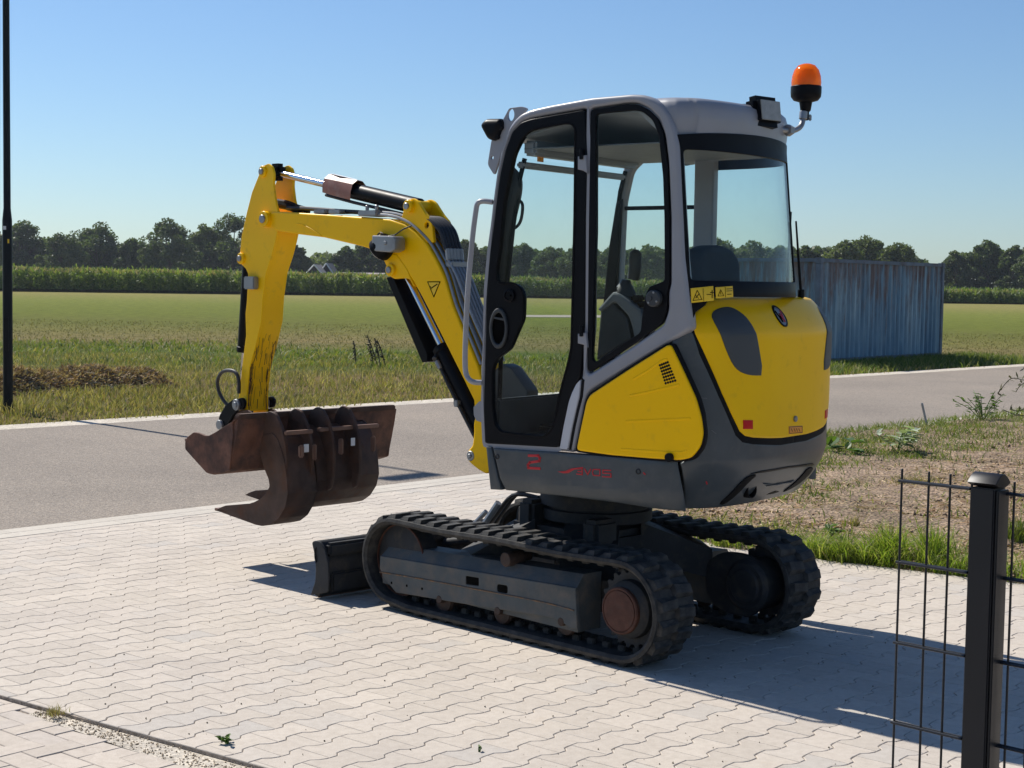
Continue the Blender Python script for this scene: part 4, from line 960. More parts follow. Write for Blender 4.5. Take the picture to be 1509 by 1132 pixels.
U('window_bar', [boxc(((d0 + up0) / 2, LR + .03, uz(LR, (1020, 306))[0][1]), (abs(d0 - up0), .02, .02), .004)], 'black', rs)
U('rear_pillar', [boxc(((up0 + up1) / 2 + .0, LR + .01, (2.32 + 1.2) / 2), (abs(up1 - up0) * .95, .05, 1.10), .012)], 'grey')
U('headliner', [plate([[(float(a[0]) * .93 - .02, float(cen[1] + (a[1] - cen[1]) * .90)) for a in plan]], 2.258, 2.264, .001, 'z')], 'innerlight')
U('front_header', [boxc((.045, (LC + LR) / 2, 2.265), (.07, LC - LR - .10, .07), .012), boxc((.10, (LC + LR) / 2, 2.19), (.035, LC - LR - .10, .03), .008)], 'grey')
fp = lambda z: float(np.interp(z, [.9, 1.3, 1.75, 2.12, 2.28], [.215, .205, .17, .115, .07]))
zz_ = [1.02, 1.3, 1.6, 1.9, 2.12, 2.22]; V = []; F = []
for z in zz_: V += [(fp(z), LC - .07, z), (fp(z), LR + .05, z)]
for i in range(len(zz_) - 1): F.append((2 * i, 2 * i + 1, 2 * i + 3, 2 * i + 2))
fw = U('front_window', [sweep([(fp(z), LC - .075, z) for z in zz_], .012, 6), sweep([(fp(z), LR + .055, z) for z in zz_], .012, 6)], 'black')
U('window_glass', [(V, F)], 'glass', fw)
U('front_lower_panel', [boxc((.205, (LC + LR) / 2, 1.0), (.03, LC - LR - .08, .22), .01)], 'inner')
U('cab_floor', [boxc((-.28, (LC + LR) / 2, .92), (.98, LC - LR - .14, .03), .004), boxc((-.28, LR + .06, 1.03), (.96, .02, .22), .004)], 'inner')
U('rear_bulkhead', [boxc((-.72, (LC + LR) / 2, 1.22), (.06, LC - LR - .13, .60), .02)], 'inner')
# mirror, its bracket, grab rail, antenna rods
br = uz(.62, (779.7, 160.6), (771, 157), (752, 159.5), (743.6, 175), (725.6, 207), (720, 243), (730, 259), (742, 222), (760, 180)); c1_ = np.array(uz(.62, (754.5, 169.5))[0]); c2_ = np.array(uz(.62, (727, 232.5))[0])
U('mirror_bracket', [plate([rcorner(br, .015, 3), [tuple(c1_ + np.array((math.cos(t) * .019, math.sin(t) * .028))) for t in np.linspace(0, 2 * math.pi, 17)[:-1]], [tuple(c2_ + .008 * np.array((math.cos(t), math.sin(t)))) for t in np.linspace(0, 2 * math.pi, 11)[:-1]]], .615, .63, .003)], 'grey')
mm = rcorner(uz(.66, (704, 184), (712, 174.5), (735, 174), (738, 183), (731, 201), (725.6, 207.5), (715, 205)), .02, 4)
U('mirror', [plate([mm], .55, .66, .03, seg=4)], 'black')
for x, y in ((737.5, 187.5), (732, 201.5)): 
    a = u3(.64, x, y); U('bolt', [cyl((a[0], .625, a[2]), (a[0], .65, a[2]), .014, 10)], 'black')
gr = [u3(.70, 726, 298), u3(.715, 712, 296.5), u3(.72, 704, 300), u3(.72, 701, 313), u3(.72, 696, 353), u3(.72, 689.5, 427), u3(.72, 686, 500), u3(.72, 685.5, 538), u3(.72, 688, 554), u3(.72, 696, 562.5), u3(.70, 710, 564)]
U('grab_rail', [sweep(gr, .0125, 10, 5)], 'grey')
U('wiper_arm', [sweep([(-.86, -.17, 1.60), (-.87, -.165, 2.0)], .006, 8), sweep([(-.845, -.19, 1.58), (-.875, -.20, 1.62)], .02, 8)], 'black')
ab = CWL.hit(1179, 436); rod = [FU.on_u(-.88, [(1180.5, 436)])[0], FU.on_u(-.88, [(1173, 326)])[0]]
U('aerial_rod', [sweep([(-.88, rod[0][0], rod[0][1]), (-.88, rod[1][0], rod[1][1])], .0075, 8, taper=.6), cyl((-.88, rod[0][0], rod[0][1] - .01), (-.88, rod[0][0], rod[0][1] + .03), .016, 10)], 'black')
# work lamp and beacon on the roof
wc = FU.on_u(-.90, [(1125, 166)])[0]; Rl = Matrix.Rotation(math.radians(-14), 3, 'Z') @ Matrix.Rotation(math.radians(8), 3, 'Y')
wl = U('work_lamp', [boxc((-.90, wc[0], wc[1]), (.085, .18, .135), .024, Rl), sweep([(-.90, wc[0] + .02, wc[1] - .05), (-.84, wc[0] + .01, wc[1] - .13)], .012, 8)], 'black')
fo = Rl @ Vector((-.0435, 0, 0)); U('lamp_lens', [boxc((-.90 + fo[0], wc[0] + fo[1], wc[1] + fo[2]), (.006, .128, .088), .002, Rl)], 'lampglass', wl)
U('lamp_cable', [sweep([(-.86, wc[0] + .08, wc[1] - .05), (-.82, wc[0] + .12, wc[1] - .03), (-.80, wc[0] + .12, wc[1] + .02), (-.85, wc[0] + .08, wc[1] + .03)], .004, 6, 6)], 'hose', wl)
ub = -.90; bc = lambda x, y: (ub, *FU.on_u(ub, [(x, y)])[0])
b0 = bc(1187.5, 147); b1 = bc(1187.5, 128); b2 = bc(1187.5, 93.5); R_ = abs(bc(1209, 128)[1] - bc(1166, 128)[1]) * .5 * .80
ax = (0, 0, 1); hb_ = b1[2] - b0[2]; ha = b2[2] - b1[2]; R_ = .071
bk = U('beacon', [lathe([(.02, -.055), (.024, -.05), (.030, -.012), (R_ * .8, -.004), (R_ * .97, .012), (R_, .03), (R_, hb_), (R_ * .94, hb_ + .004)], b0, ax, 28), cyl((b0[0], b0[1], b0[2] - .095), (b0[0], b0[1], b0[2] - .045), .017, 14)], 'black')
U('beacon_lens', [lathe([(R_ * .95, 0), (R_ * .97, .02), (R_ * .93, ha * .45), (R_ * .80, ha * .72), (R_ * .55, ha * .92), (R_ * .25, ha * .99), (.002, ha)], (b0[0], b0[1], b1[2]), ax, 28)], 'lens', bk)
U('beacon_reflector', [lathe([(.03, 0), (.035, ha * .3), (.022, ha * .6)], (b0[0], b0[1], b1[2] + .01), ax, 12)], 'orangestk', bk)
U('thumb_screw', [sweep([(b0[0], b0[1], b0[2] - .075), (b0[0] - .0, b0[1] - .045, b0[2] - .078)], .006, 8), boxc((b0[0], b0[1] - .05, b0[2] - .078), (.010, .022, .03), .004)], 'zinc', bk)
pp = [bc(1184.5, 164), bc(1183.5, 175), bc(1180, 186), bc(1171, 192), bc(1160, 192.5), (ub + .04, *bc(1148, 188)[1:])]
U('beacon_tube', [sweep(pp, .0125, 12, 5), cyl(bc(1159.5, 192), bc(1164.5, 192.5), .027, 6), cyl(bc(1183.2, 176), bc(1184.3, 164), .019, 12)], 'zinc', bk)
# seat, consoles, levers
sb_ = FU.on_u(-.66, [(1017, 420), (1018, 385), (1024, 368), (1038, 361.5), (1058, 361.5), (1074, 369), (1082, 385), (1083, 420)])
seat = U('seat', [boxc((-.46, .22, 1.20), (.46, .46, .12), .04)], 'seat')
U('backrest', [plate([rcorner([(.0, 1.22), (-.01, 1.5)] + [(a, b) for a, b in sb_[::-1][1:-1]] + [(.45, 1.5), (.44, 1.22)], .03, 3)] if False else [rcorner([(sb_[-1][0], 1.2)] + sb_[::-1] + [(sb_[0][0], 1.2)], .03, 3)], -.70, -.60, .035, 'u', seg=4)], 'seat', seat)
U('left_console', [plate([rcorner(uz(.56, (879, 456), (902, 430), (912, 432), (944, 456), (950, 480), (944, 494), (934, 500), (930, 480), (925, 466), (905, 445), (885, 460)), .01, 2)], .44, .56, .012)], 'innerlight')
U('console_body', [plate([uz(.54, (886, 458), (904, 446), (926, 468), (932, 500), (880, 530))], .42, .55, .012)], 'inner')
bt = u3(.50, 934, 412); bb = u3(.50, 920, 430); tp_ = u3(.50, 936, 378)
U('joystick', [lathe([(.055, 0), (.05, .02), (.036, .045), (.026, .06), (.020, .075)], (bb[0], .50, bb[2] - .02), (-.1, 0, 1), 16), sweep([(bt[0] + .005, .50, bt[2]), (tp_[0], .50, (bt[2] + tp_[2]) / 2), (tp_[0], .50, tp_[2] + .0)], .026, 12, 4, taper=1.15), lathe([(.026, 0), (.028, .02), (.012, .035)], (tp_[0], .50, tp_[2] - .005), (-.1, 0, 1), 12)], 'hose')
U('console_switches', [boxc((u3(.52, x, y)[0], .52, u3(.52, x, y)[2]), (.05, .05, .03), .008) for x, y in ((908, 428), (918, 432), (940, 440), (950, 448))], 'black')
U('control_box', [boxc((-.50, -.14, 1.12), (.30, .14, .26), .03)], 'inner')
U('travel_levers', [sweep([(.08, .18, .95), (.04, .18, 1.12)], .009, 8), sweep([(.08, .32, .95), (.04, .32, 1.12)], .009, 8), boxc((.10, .25, .96), (.14, .24, .03), .01)], 'black')
U('pedal_console', [plate([rcorner(uz(.10, (729, 545), (740, 536), (752, 541), (770, 566), (777, 576), (777, 592), (735, 594), (727, 590)), .008, 2)], .0, .10, .008)], 'inner')
U('hose_bundle', [sweep([u3(.62, 753, 254), u3(.62, 760, 264), u3(.62, 760, 284), u3(.62, 753, 316), u3(.62, 746, 350), u3(.62, 742, 385), u3(.62, 738, 420)], .030, 8, 4), sweep([u3(.60, 757, 300), u3(.60, 765, 296), u3(.60, 770, 302), u3(.60, 769, 318), u3(.60, 765, 330), u3(.60, 757, 337), u3(.60, 750, 335)], .0075, 8, 5)], 'hose')
U('roof_sticker', [boxc((.045, .56, 2.235) , (.002, .05, .055), .0005)], 'orangestk')

# ---- undercarriage
LO = float((gz(798, 957) - EXO) @ FT.l); TWd = .26
LF = -.48; YC = (LO + LF) / 2; UI, US = .80, -.715; RZ = .222; RAD = .205
def belt(o=0.0):
    P = []
    for k in range(0, 19): t = math.radians(-90 + 10 * k); P.append((UI + (RAD + o) * math.cos(t), RZ + .03 + (RAD + o - .008) * math.sin(t) + .012 * math.cos(t / 1.0) * 0))
    for i in range(1, 12):
        t = i / 12; P.append((UI + (US - UI) * t, RZ + .03 + RAD + o - .008 - .014 * math.sin(math.pi * t * 2) ** 2 * .6))
    for k in range(0, 19): t = math.radians(90 + 10 * k); P.append((US + (RAD + o) * math.cos(t), RZ + (RAD + o) * math.sin(t) + (.022 if True else 0)))
    for i in range(1, 12): t = i / 12; P.append((US + (UI - US) * t, RZ + .022 - RAD - o + (.0 if t < .8 else .0)))
    return P
def track(side):
    lo_, li_ = (LO, LO - TWd) if side > 0 else (LF + TWd, LF)
    ob, ib = belt(.018), belt(-.012)
    n = len(ob); V = []; F = []
    for (u, z), (u2, z2) in zip(ob, ib):
        V += [(u, lo_ - .004, z), (u, li_ + .004, z), (u2, li_ + .012, z2), (u2, lo_ - .012, z2), (u * .5 + u2 * .5 , lo_, z * .5 + z2 * .5), (u * .5 + u2 * .5, li_, z * .5 + z2 * .5)]
    for i in range(n):
        j = (i + 1) % n; a = i * 6; b = j * 6
        for p, q in ((0, 1), (1, 5), (5, 2), (2, 3), (3, 4), (4, 0)): F.append((a + p, a + q, b + q, b + p))
    tr = T('rubber_track', [(V, F)], 'rubber', smooth=50)
    # path sampling
    P = np.array(ob + ob[:1]); S = np.concatenate([[0], np.cumsum(np.linalg.norm(np.diff(P, axis=0), axis=1))]); NL = 46; pit = S[-1] / NL
    def lug_mesh(w, mirror):
        a, h = .031, .020; t = .019; k = w / 2; sk = .010 * mirror
        V = [(-a, -k, 0), (a, -k, 0), (a, k, 0), (-a, k, 0), (-t + sk, -k * .84, h), (t + sk, -k * .84, h), (t, k * .90, h), (-t, k * .90, h), (-a, -k, -.004), (a, -k, -.004), (a, k, -.004), (-a, k, -.004)]
        return make_mesh('tread_lug', (V, [(4, 5, 6, 7), (0, 1, 5, 4), (1, 2, 6, 5), (2, 3, 7, 6), (3, 0, 4, 7), (8, 9, 1, 0), (9, 10, 2, 1), (10, 11, 3, 2), (11, 8, 0, 3)]), M['rubber'], 0)
    m1 = lug_mesh(.118, 1); m2 = lug_mesh(.118, -1)
    for i in range(NL):
        for row in range(2):
            s = (i + .5 * row) * pit % S[-1]; k = np.searchsorted(S, s) - 1; k = max(0, min(k, len(P) - 2)); f = (s - S[k]) / (S[k + 1] - S[k])
            p = P[k] + (P[k + 1] - P[k]) * f; d = P[k + 1] - P[k]; d /= np.linalg.norm(d); nz = np.array([d[1], -d[0]])
            c = np.array([UI * .5 + US * .5, RZ]); 
            if (p - c) @ nz < 0: nz = -nz
            o = bpy.data.objects.new('tread_lug', m1 if row == 0 else m2); COL.objects.link(o); o.parent = tr
            l = lo_ - .076 if row == 0 else li_ + .074
            if side < 0: l = li_ + .076 if row == 0 else lo_ - .074
            flip = -1 if ((d[0] * nz[1] - d[1] * nz[0]) < 0) else 1
            X = Vector((d[0], 0, d[1])); Z = Vector((nz[0], 0, nz[1])); Y = Z.cross(X)
            o.matrix_local = Matrix(((X[0], Y[0], Z[0], p[0]), (X[1], Y[1], Z[1], l), (X[2], Y[2], Z[2], p[1]), (0, 0, 0, 1)))
    # inner guide lugs
    P2 = np.array(ib + ib[:1]); S2 = np.concatenate([[0], np.cumsum(np.linalg.norm(np.diff(P2, axis=0), axis=1))]); g = []
    for i in range(NL):
        s = i * S2[-1] / NL; x = np.interp(s, S2, P2[:, 0]); z = np.interp(s, S2, P2[:, 1]); x2 = np.interp((s + .01) % S2[-1], S2, P2[:, 0]); z2 = np.interp((s + .01) % S2[-1], S2, P2[:, 1])
        ang = math.atan2(z2 - z, x2 - x)
        R_m = Matrix.Rotation(-ang, 3, 'Y')
        off = R_m @ Vector((0, 0, .010))
        for dl in (-.035, .035): g.append(boxc((x + off[0], (lo_ + li_) / 2 + dl, z + off[2]), (.042, .022, .03), .004, R_m))
    tag(T('guide_lugs', g, 'rubber', tr), kind='stuff')
    sg = side
    lf = lo_ if side > 0 else li_         # outer face
    def L(d): return lf - sg * d
    # side beam
    if side > 0:
        face = uz and tz(LO - .03, (560, 820), (580, 822.5), (700, 842), (847, 866), (849, 900), (851, 927), (838, 926), (829, 917), (810, 909), (700, 893), (582, 873), (566, 852), (559, 838))
        top = [(p[0] , p[1]) for p in tz(LO - .075, (568, 800), (700, 822), (846, 846))]
    beam = [(UI + .03, .225), (UI - .02, .30), (US + .25, .31), (US + .235, .16), (US + .235, .105), (US + .32, .085), (UI - .12, .085), (UI - .02, .12), (UI + .04, .17)]
    th = .17
    hole_r = [(.283, .232), (.283, .188), (.208, .188), (.208, .232)]
    hr = rcorner([tuple(p) for p in tz(LO - .03, (686.5, 849), (705, 852), (705, 863.5), (686.5, 861))], .004, 2)
    ho = rcorner([tuple(p) for p in tz(LO - .03, (732.5, 861), (747.5, 863.5), (747.5, 875), (732.5, 872))], .012, 3)
    fl = tz(LO - .03, (560, 819), (700, 842), (848, 866.5), (850, 927), (840, 927), (829, 918), (812, 910.5), (700, 893), (583, 873.5), (566, 852), (559, 838))
    if side > 0: faceP = plate([fl, hr, ho], L(.03), L(.06), .005)
    else: faceP = plate([fl], L(.03), L(.06), .005)
    tb = []
    zt0 = fl[0][1]; zt1 = fl[2][1]; u0_, u1_ = fl[0][0], fl[2][0]
    V = [(u0_, L(.036), zt0 - .004), (u1_, L(.036), zt1 - .004), (u1_, L(.085), zt1 + .055), (u0_ - .02, L(.085), zt0 + .055), (u1_, L(.20), zt1 + .055), (u0_ - .02, L(.20), zt0 + .055), (u1_, L(.20), .10), (u0_, L(.20), .12), (u1_, L(.05), .10), (u0_, L(.05), .12)]
    body = (V, [(0, 1, 2, 3), (3, 2, 4, 5), (5, 4, 6, 7), (7, 6, 8, 9), (9, 8, 1, 0), (0, 3, 5, 7, 9), (1, 8, 6, 4, 2)])
    bmr = T('track_beam', [faceP, body], 'iron')
    if side > 0:
        crease = [(a, L(.029), b) for a, b in tz(LO - .03, (560, 843), (620, 853), (700, 868), (798, 887), (846, 899.5))]
        T('rust_streak', [sweep(crease, .0042, 5, 3)], 'rustline', bmr)
        for x, y in ((577, 859), (599.5, 863.3), (622, 867.8)): a = t3(LO - .03, x, y); T('bolt_hole', [cyl((a[0], L(.034), a[2]), (a[0], L(.0285), a[2]), .007, 8, .001)], 'ink', bmr)
        T('slot_shadow', [plate([hr], L(.0315), L(.042), .0005)], 'ink', bmr); T('slot_shadow', [plate([ho], L(.0315), L(.042), .0005)], 'ink', bmr)  # flat black plates: the shade inside the slots drawn as colour
    # idler
    idl = T('idler_wheel', [lathe([(.05, 0), (.165, 0), (.178, .006), (.178, .10), (.165, .106), (.05, .106)], (UI, L(.075), RZ + .03), (0, -sg, 0), 40)], 'deepiron')
    T('idler_rim', [lathe([(.174, 0), (.179, 0), (.181, .003), (.181, .008), (.174, .008)], (UI, L(.068), RZ + .03), (0, -sg, 0), 40, False)], 'rust', idl)
    # sprocket with teeth, hub cover
    nt_ = 21; pr = []
    for i in range(nt_ * 4):
        a = 2 * math.pi * i / (nt_ * 4); r = (.176, .176, .158, .158)[i % 4]; pr.append((US + r * math.cos(a), RZ + .022 + r * math.sin(a)))
    spk = T('sprocket', [plate([pr], L(.10), L(.135), .004), lathe([(.13, 0), (.125, .03), (.10, .05)], (US, L(.10), RZ + .022), (0, sg, 0), 32)], 'deepiron')
    hc_ = t3(LO - .02, 910, 901)
    T('hub_cover', [lathe([(.103, 0), (.103, .066), (.098, .071), (.093, .071), (.092, .067), (.088, .067), (.087, .072), (.03, .074), (.001, .074)], (hc_[0] if side > 0 else US, L(.10), hc_[2] if side > 0 else RZ + .02), (0, sg, 0), 36)], 'rust', spk)
    T('final_drive', [cyl((US, L(.10), RZ + .02), (US, L(.30), RZ + .02), .125, 28, .02), cyl((US, L(.28), RZ + .02), (US, L(.31), RZ + .02), .085, 20, .01)], 'deepiron', spk)
    T('drive_guard', [plate([[(US + .06 + (.20 if math.cos(t) > 0 else .15) * math.copysign(abs(math.cos(t)) ** .8, math.cos(t)), RZ + .015 + .15 * math.copysign(abs(math.sin(t)) ** .8, math.sin(t))) for t in np.linspace(0, 2 * math.pi, 33)[:-1]]], L(.235), L(.275), .012)], 'deepiron')
    for x, y in ((653.6, 884), (739.5, 901), (833, 917)):
        a = t3(LO - .06, x, y); T('bottom_roller', [lathe([(.030, 0), (.052, .004), (.058, .02), (.050, .03), (.050, .08), (.058, .09), (.052, .105), (.03, .11)], (a[0], L(.055), a[2] - .006), (0, -sg, 0), 22), cyl((a[0], L(.028), a[2] + .006), (a[0], L(.06), a[2] + .006), .020, 14)], 'roller')
    a = t3(LO - .03, 743, 825); T('carrier_roller', [cyl((a[0], L(.035), a[2]), (a[0], L(.14), a[2]), .034, 22), cyl((a[0], L(.12), a[2]), (a[0], L(.2), a[2]), .02, 12)], 'roller')
    T('tensioner_housing', [cyl((UI - .1, L(.13), RZ + .02), (UI - .55, L(.13), RZ + .02), .05, 14)], 'deepiron')
track(1); track(-1)
# centre frame, slewing ring, fittings
lg = LO - .20
def leg3(p0, p1, w, h): 
    p0 = np.array(p0); p1 = np.array(p1); d = p1 - p0; d[2] = 0; d /= np.linalg.norm(d); s = np.array([-d[1], d[0], 0]) * w / 2; up = np.array([0, 0, h / 2.])
    V = [p0 - s - up, p0 + s - up, p0 + s + up, p0 - s + up, p1 - s - up * .8, p1 + s - up * .8, p1 + s + up * .8, p1 - s + up * .8]
    return V, [(0, 1, 2, 3), (4, 7, 6, 5), (0, 4, 5, 1), (1, 5, 6, 2), (2, 6, 7, 3), (3, 7, 4, 0)]
U0c = .04
T('centre_frame', [boxc((U0c, YC, .40), (.60, .50, .16), .03)] + [leg3((U0c + su * .2, YC + sl * .16, .42), (U0c + su * .42, YC + sl * ((LO - LF) / 2 - .17), .24 if sl > 0 else .31), .26, .18) for su in (-1, 1) for sl in (-1, 1)], 'deepiron')
T('slewing_ring', [lathe([(.25, 0), (.27, .01), (.27, .06), (.25, .065), (.25, .075), (.28, .08), (.28, .13), (.26, .17)], (0, YC * .6, .50), (0, 0, 1), 48)], 'deepiron')
for k in range(10):
    a = math.radians(200 + k * 16); T('ring_bolt', [cyl((.30 * math.cos(a), YC * .6 + .30 * math.sin(a), .64), (.30 * math.cos(a), YC * .6 + .30 * math.sin(a), .665), .012, 6)], 'zinc')
T('swivel_bracket', [boxc((.20, .30, .52), (.10, .16, .16), .02), boxc((.18, .14, .54), (.20, .24, .12), .02), cyl((.27, .34, .50), (.22, .24, .50), .055, 18)], 'deepiron'); T('hydraulic_block', [boxc((-.28, .36, .50), (.10, .16, .12), .02)], 'deepiron')
T('blade_hoses', [sweep([(.20, .28, .60), (.34, .32, .60), (.50, .30, .46), (.62, .26, .38)], .011, 8, 5), sweep([(.20, .22, .62), (.36, .25, .61), (.52, .24, .46), (.62, .20, .38)], .011, 8, 5)], 'hose')
a = t3(.30, 812, 752); T('pinned_bar', [sweep([(.50, .38, .42), (.40, .36, .56)], .018, 8), sweep([(.62, .35, .40), (.52, .33, .50)], .013, 8)], 'zinc')
# dozer blade
LB_ = .82; LBF = -.57
bp = tz(LB_, (459, 817), (463, 814.5), (471, 815.5), (478, 827), (483, 849), (484, 870), (483, 891), (457, 895), (464, 875), (465, 855), (463, 835))
dz_ = 0.012 - min(b for a, b in bp); bp = [(a, b + dz_) for a, b in bp]
sh = tz(LB_, (466, 816), (474, 820), (480, 849), (480, 880)); sh = [(a, b + dz_) for a, b in sh]
bu0 = min(a for a, b in bp); bu1 = max(a for a, b in bp); zb1 = max(b for a, b in bp)
bld = T('dozer_blade', [plate([rcorner([(bu1 - .03, zb1), (bu1 - .055, zb1 - .012), (bu1 - .10, zb1 - .10), (bu1 - .105, zb1 - .2), (bu1 - .06, .012), (bu1 - .02, .012), (bu1 - .072, zb1 - .19), (bu1 - .07, zb1 - .09)], .01, 2)], LBF + .02, LB_ - .012, .004), boxc((bu0 + .05, (LB_ + LBF) / 2, .09), (.04, LB_ - LBF - .1, .10), .01), boxc((bu0 + .055, (LB_ + LBF) / 2, zb1 - .045), (.05, LB_ - LBF - .06, .07), .015)], 'deepiron')
for s in (1, -1):
    hh = [(bu1 - .05 + .022 * math.cos(t), zb1 - .075 + .045 * math.sin(t)) for t in np.linspace(0, 2 * math.pi, 15)[:-1]]
    T('blade_end_plate', [plate([rcorner(bp, .012, 2), hh], (LB_ if s > 0 else LBF) - s * .012, (LB_ if s > 0 else LBF), .004), plate([[(c0 * 1.0, c1) for c0, c1 in hh]], (LB_ if s > 0 else LBF) - s * .02, (LB_ if s > 0 else LBF) - s * .008, .001)], 'deepiron', bld)
T('cutting_edge', [boxc((bu1 - .045, (LB_ + LBF) / 2, .03), (.014, LB_ - LBF - .03, .05), .003)], 'edge', bld)
T('blade_arm', [boxc(((bu0 + .35) / 2 + .05, YC + .2, .20), (bu0 - .30, .09, .13), .015)], 'iron'); T('blade_arm', [boxc(((bu0 + .35) / 2 + .05, YC - .2, .20), (bu0 - .30, .09, .13), .015)], 'iron')
T('blade_cylinder', [cyl((.42, 0, .42), (.80, 0, .30), .045, 16), cyl((.78, 0, .305), (bu0 + .02, 0, .22), .022, 12)], 'deepiron')

# ---- boom, stick, cylinders
W2 = .085                                    # half width of the boom
bo_up = [(400.6, 311.5), (422, 312.5), (480, 316), (530, 319.7), (574.5, 323), (595.7, 330), (612, 342), (629, 360), (642, 382), (654.5, 408), (667, 450), (680, 482), (692.5, 512), (704, 540), (712, 570), (716, 600), (716, 660)]
bo_dn = [(700, 640), (697.7, 590), (683, 560), (666, 526), (639.5, 473), (621, 437), (608, 414), (597, 396), (584, 382), (568, 374), (532, 363), (477, 350), (429, 344), (404, 340), (397, 332), (394, 320)]
bm_ = B('boom', [plate([bz(W2, *(bo_up + bo_dn))], -W2, W2, .010, seg=2)], 'yellow')
def disc(l0, l1, x, y, r, lref=None, m=20): a = b3(l1 if lref is None else lref, x, y); return cyl((a[0], l0, a[2]), (a[0], l1, a[2]), r, m)
lug = [(564, 380), (569, 390), (573, 400), (575.5, 408), (582, 411.5), (596, 410), (604, 412), (612, 424), (600, 396), (585, 375), (570, 372)]
for s in (1, -1): B('boom_lug', [plate([rcorner(bz(W2, *lug), .01, 2)], s * (W2 + .004) - s * .03, s * (W2 + .004), .006)], 'yellow', bm_)
tb_ = [(588, 326), (592.5, 317), (595.5, 301), (600.4, 294.5), (608, 292), (614.7, 296.5), (626, 314.5), (635.4, 326), (637.5, 345), (638.6, 358), (628, 358), (610, 338)]
tbl = bz(W2 - .01, *tb_); hc2 = np.array(bz(W2 - .01, (628, 332))[0]); ph = [tuple(hc2 + .016 * np.array((math.cos(t), math.sin(t)))) for t in np.linspace(0, 2 * math.pi, 13)[:-1]]
for l in (W2 - .012, -W2 + .022 + .012): B('top_bracket', [plate([rcorner(tbl, .012, 2), ph], l - .022, l, .005)], 'yellow', bm_)
def pin(name, x, y, lo__, hi__, r, lref, parent): 
    a = b3(lref, x, y); o = B(name, [cyl((a[0], lo__, a[2]), (a[0], hi__, a[2]), r, 18)], 'yellow', parent); B('pin_bolt', [cyl((a[0], hi__ - .002, a[2]), (a[0], hi__ + .012, a[2]), r * .55, 8)], 'zinc', o); return o
pin('pin_boss', 602, 304, -W2 - .005, W2 + .012, .034, W2, bm_); pin('pin_boss', 578, 398, -W2 - .02, W2 + .022, .034, W2, bm_); pin('pin_boss', 393, 323, -W2 - .03, W2 + .028, .046, W2, bm_)
tri = bz(W2, (630.5, 415.5), (648.5, 415.5), (639.5, 437.5)); to = B('warning_sticker', [plate([tri], W2 - .002, W2 + .0012, .0003)], 'sticker', label='yellow triangle decal with black border')
def bs(pts, w, d=.0014): 
    out = []; P = bz(W2, *pts)
    for a, b in zip(P, P[1:]):
        a = np.array(a); b = np.array(b); t = b - a; L = np.linalg.norm(t); t /= L; nn = np.array([-t[1], t[0]]) * w / 2; e = t * w * .4
        out.append(plate([[tuple(a - e + nn), tuple(b + e + nn), tuple(b + e - nn), tuple(a - e - nn)]], W2 - .001, W2 + d + .001, .0002))
    return out
B('sticker_print', bs([(630.5, 415.5), (648.5, 415.5), (639.5, 437.5), (630.5, 415.5)], .0045) + bs([(637, 424), (644.5, 419)], .006) + bs([(636.5, 426), (634.5, 422)], .003), 'ink', to)
# weld lines
B('weld_seam', [sweep([(a, W2, b) for a, b in bz(W2, (437, 330), (445, 331), (460, 338), (474, 348))], .004, 5, 3)], 'yellow', bm_)
# king post / swing bracket at the boom foot
kp = [(707, 592), (713, 588), (725, 600), (726, 690), (716, 699), (704, 692), (694, 684), (688.5, 678), (687, 670), (690, 663), (696, 657), (698, 640), (698, 622), (703, 604)]
for s in (1, -1): B('king_post', [plate([rcorner(bz(W2 + .05, *kp), .015, 3)], s * (W2 + .018), s * (W2 + .05), .008)], 'yellow')
a = b3(W2 + .05, 693.5, 672); B('foot_pin', [cyl((a[0], -W2 - .05, a[2]), (a[0], W2 + .055, a[2]), .026, 20), cyl((a[0], W2 + .05, a[2]), (a[0], W2 + .064, a[2]), .012, 8)], 'zinc')
B('king_post_body', [boxc((a[0] - .14, 0, a[2] + .10), (.16, .26, .22), .03)], 'yellow')
B('grey_bracket', [plate([rcorner(bz(W2 + .055, (698, 600), (707, 591), (712, 593), (712, 623), (702, 620), (698.5, 612)), .006, 2)], W2 + .045, W2 + .058, .003)], 'grey')
# stick: near plate outline, box section
s_near = [(383.6, 252), (388, 244), (395, 241), (401, 246), (403.5, 256), (402.7, 273), (405, 292), (410, 315), (409, 340), (406, 355), (400, 378), (392, 402), (387, 440), (385, 473), (377, 508), (367.7, 542), (364, 579), (364, 612), (344, 612), (345, 604), (352, 584), (353.5, 568), (358.4, 526), (362.4, 494), (361.5, 462), (363.5, 445), (365.5, 404), (362, 396), (355, 389.5), (352, 381), (354, 368), (356, 347), (363.5, 313), (371, 283.6)]
SW = .080
stk = B('stick', [plate([rcorner(bz(SW, *s_near), .008, 2)], SW - .016, SW, .004), plate([rcorner(bz(SW, *s_near), .008, 2)], -SW, -SW + .016, .004)], 'stick_yellow')
bk_ = [(409, 338), (406, 355), (400, 378), (392, 402), (387, 440), (385, 473), (377, 508), (367.7, 542), (364, 579), (363, 606), (350, 606), (354, 584), (357, 540), (364, 500), (366, 445), (372, 380), (380, 345), (398, 338)]
B('stick_box', [plate([bz(SW, *bk_)], -SW + .01, SW - .012, .003)], 'stick_yellow', stk)
pin('pin_boss', 388, 253, SW - .02, SW + .012, .034, SW, stk); pin('pin_boss', 356.5, 381, SW - .02, SW + .016, .034, SW, stk)
a = b3(SW, 388, 253); B('rod_clevis', [cyl((a[0], -SW + .01, a[2]), (a[0], SW - .02, a[2]), .028, 16), boxc((a[0] - .03, 0, a[2] - .0), (.10, .075, .10), .02)], 'black')
B('stick_bracket', [boxc((b3(SW, 374, 417)[0], SW + .02, b3(SW, 374, 417)[2]), (.10, .04, .075), .006)], 'zinc', stk)
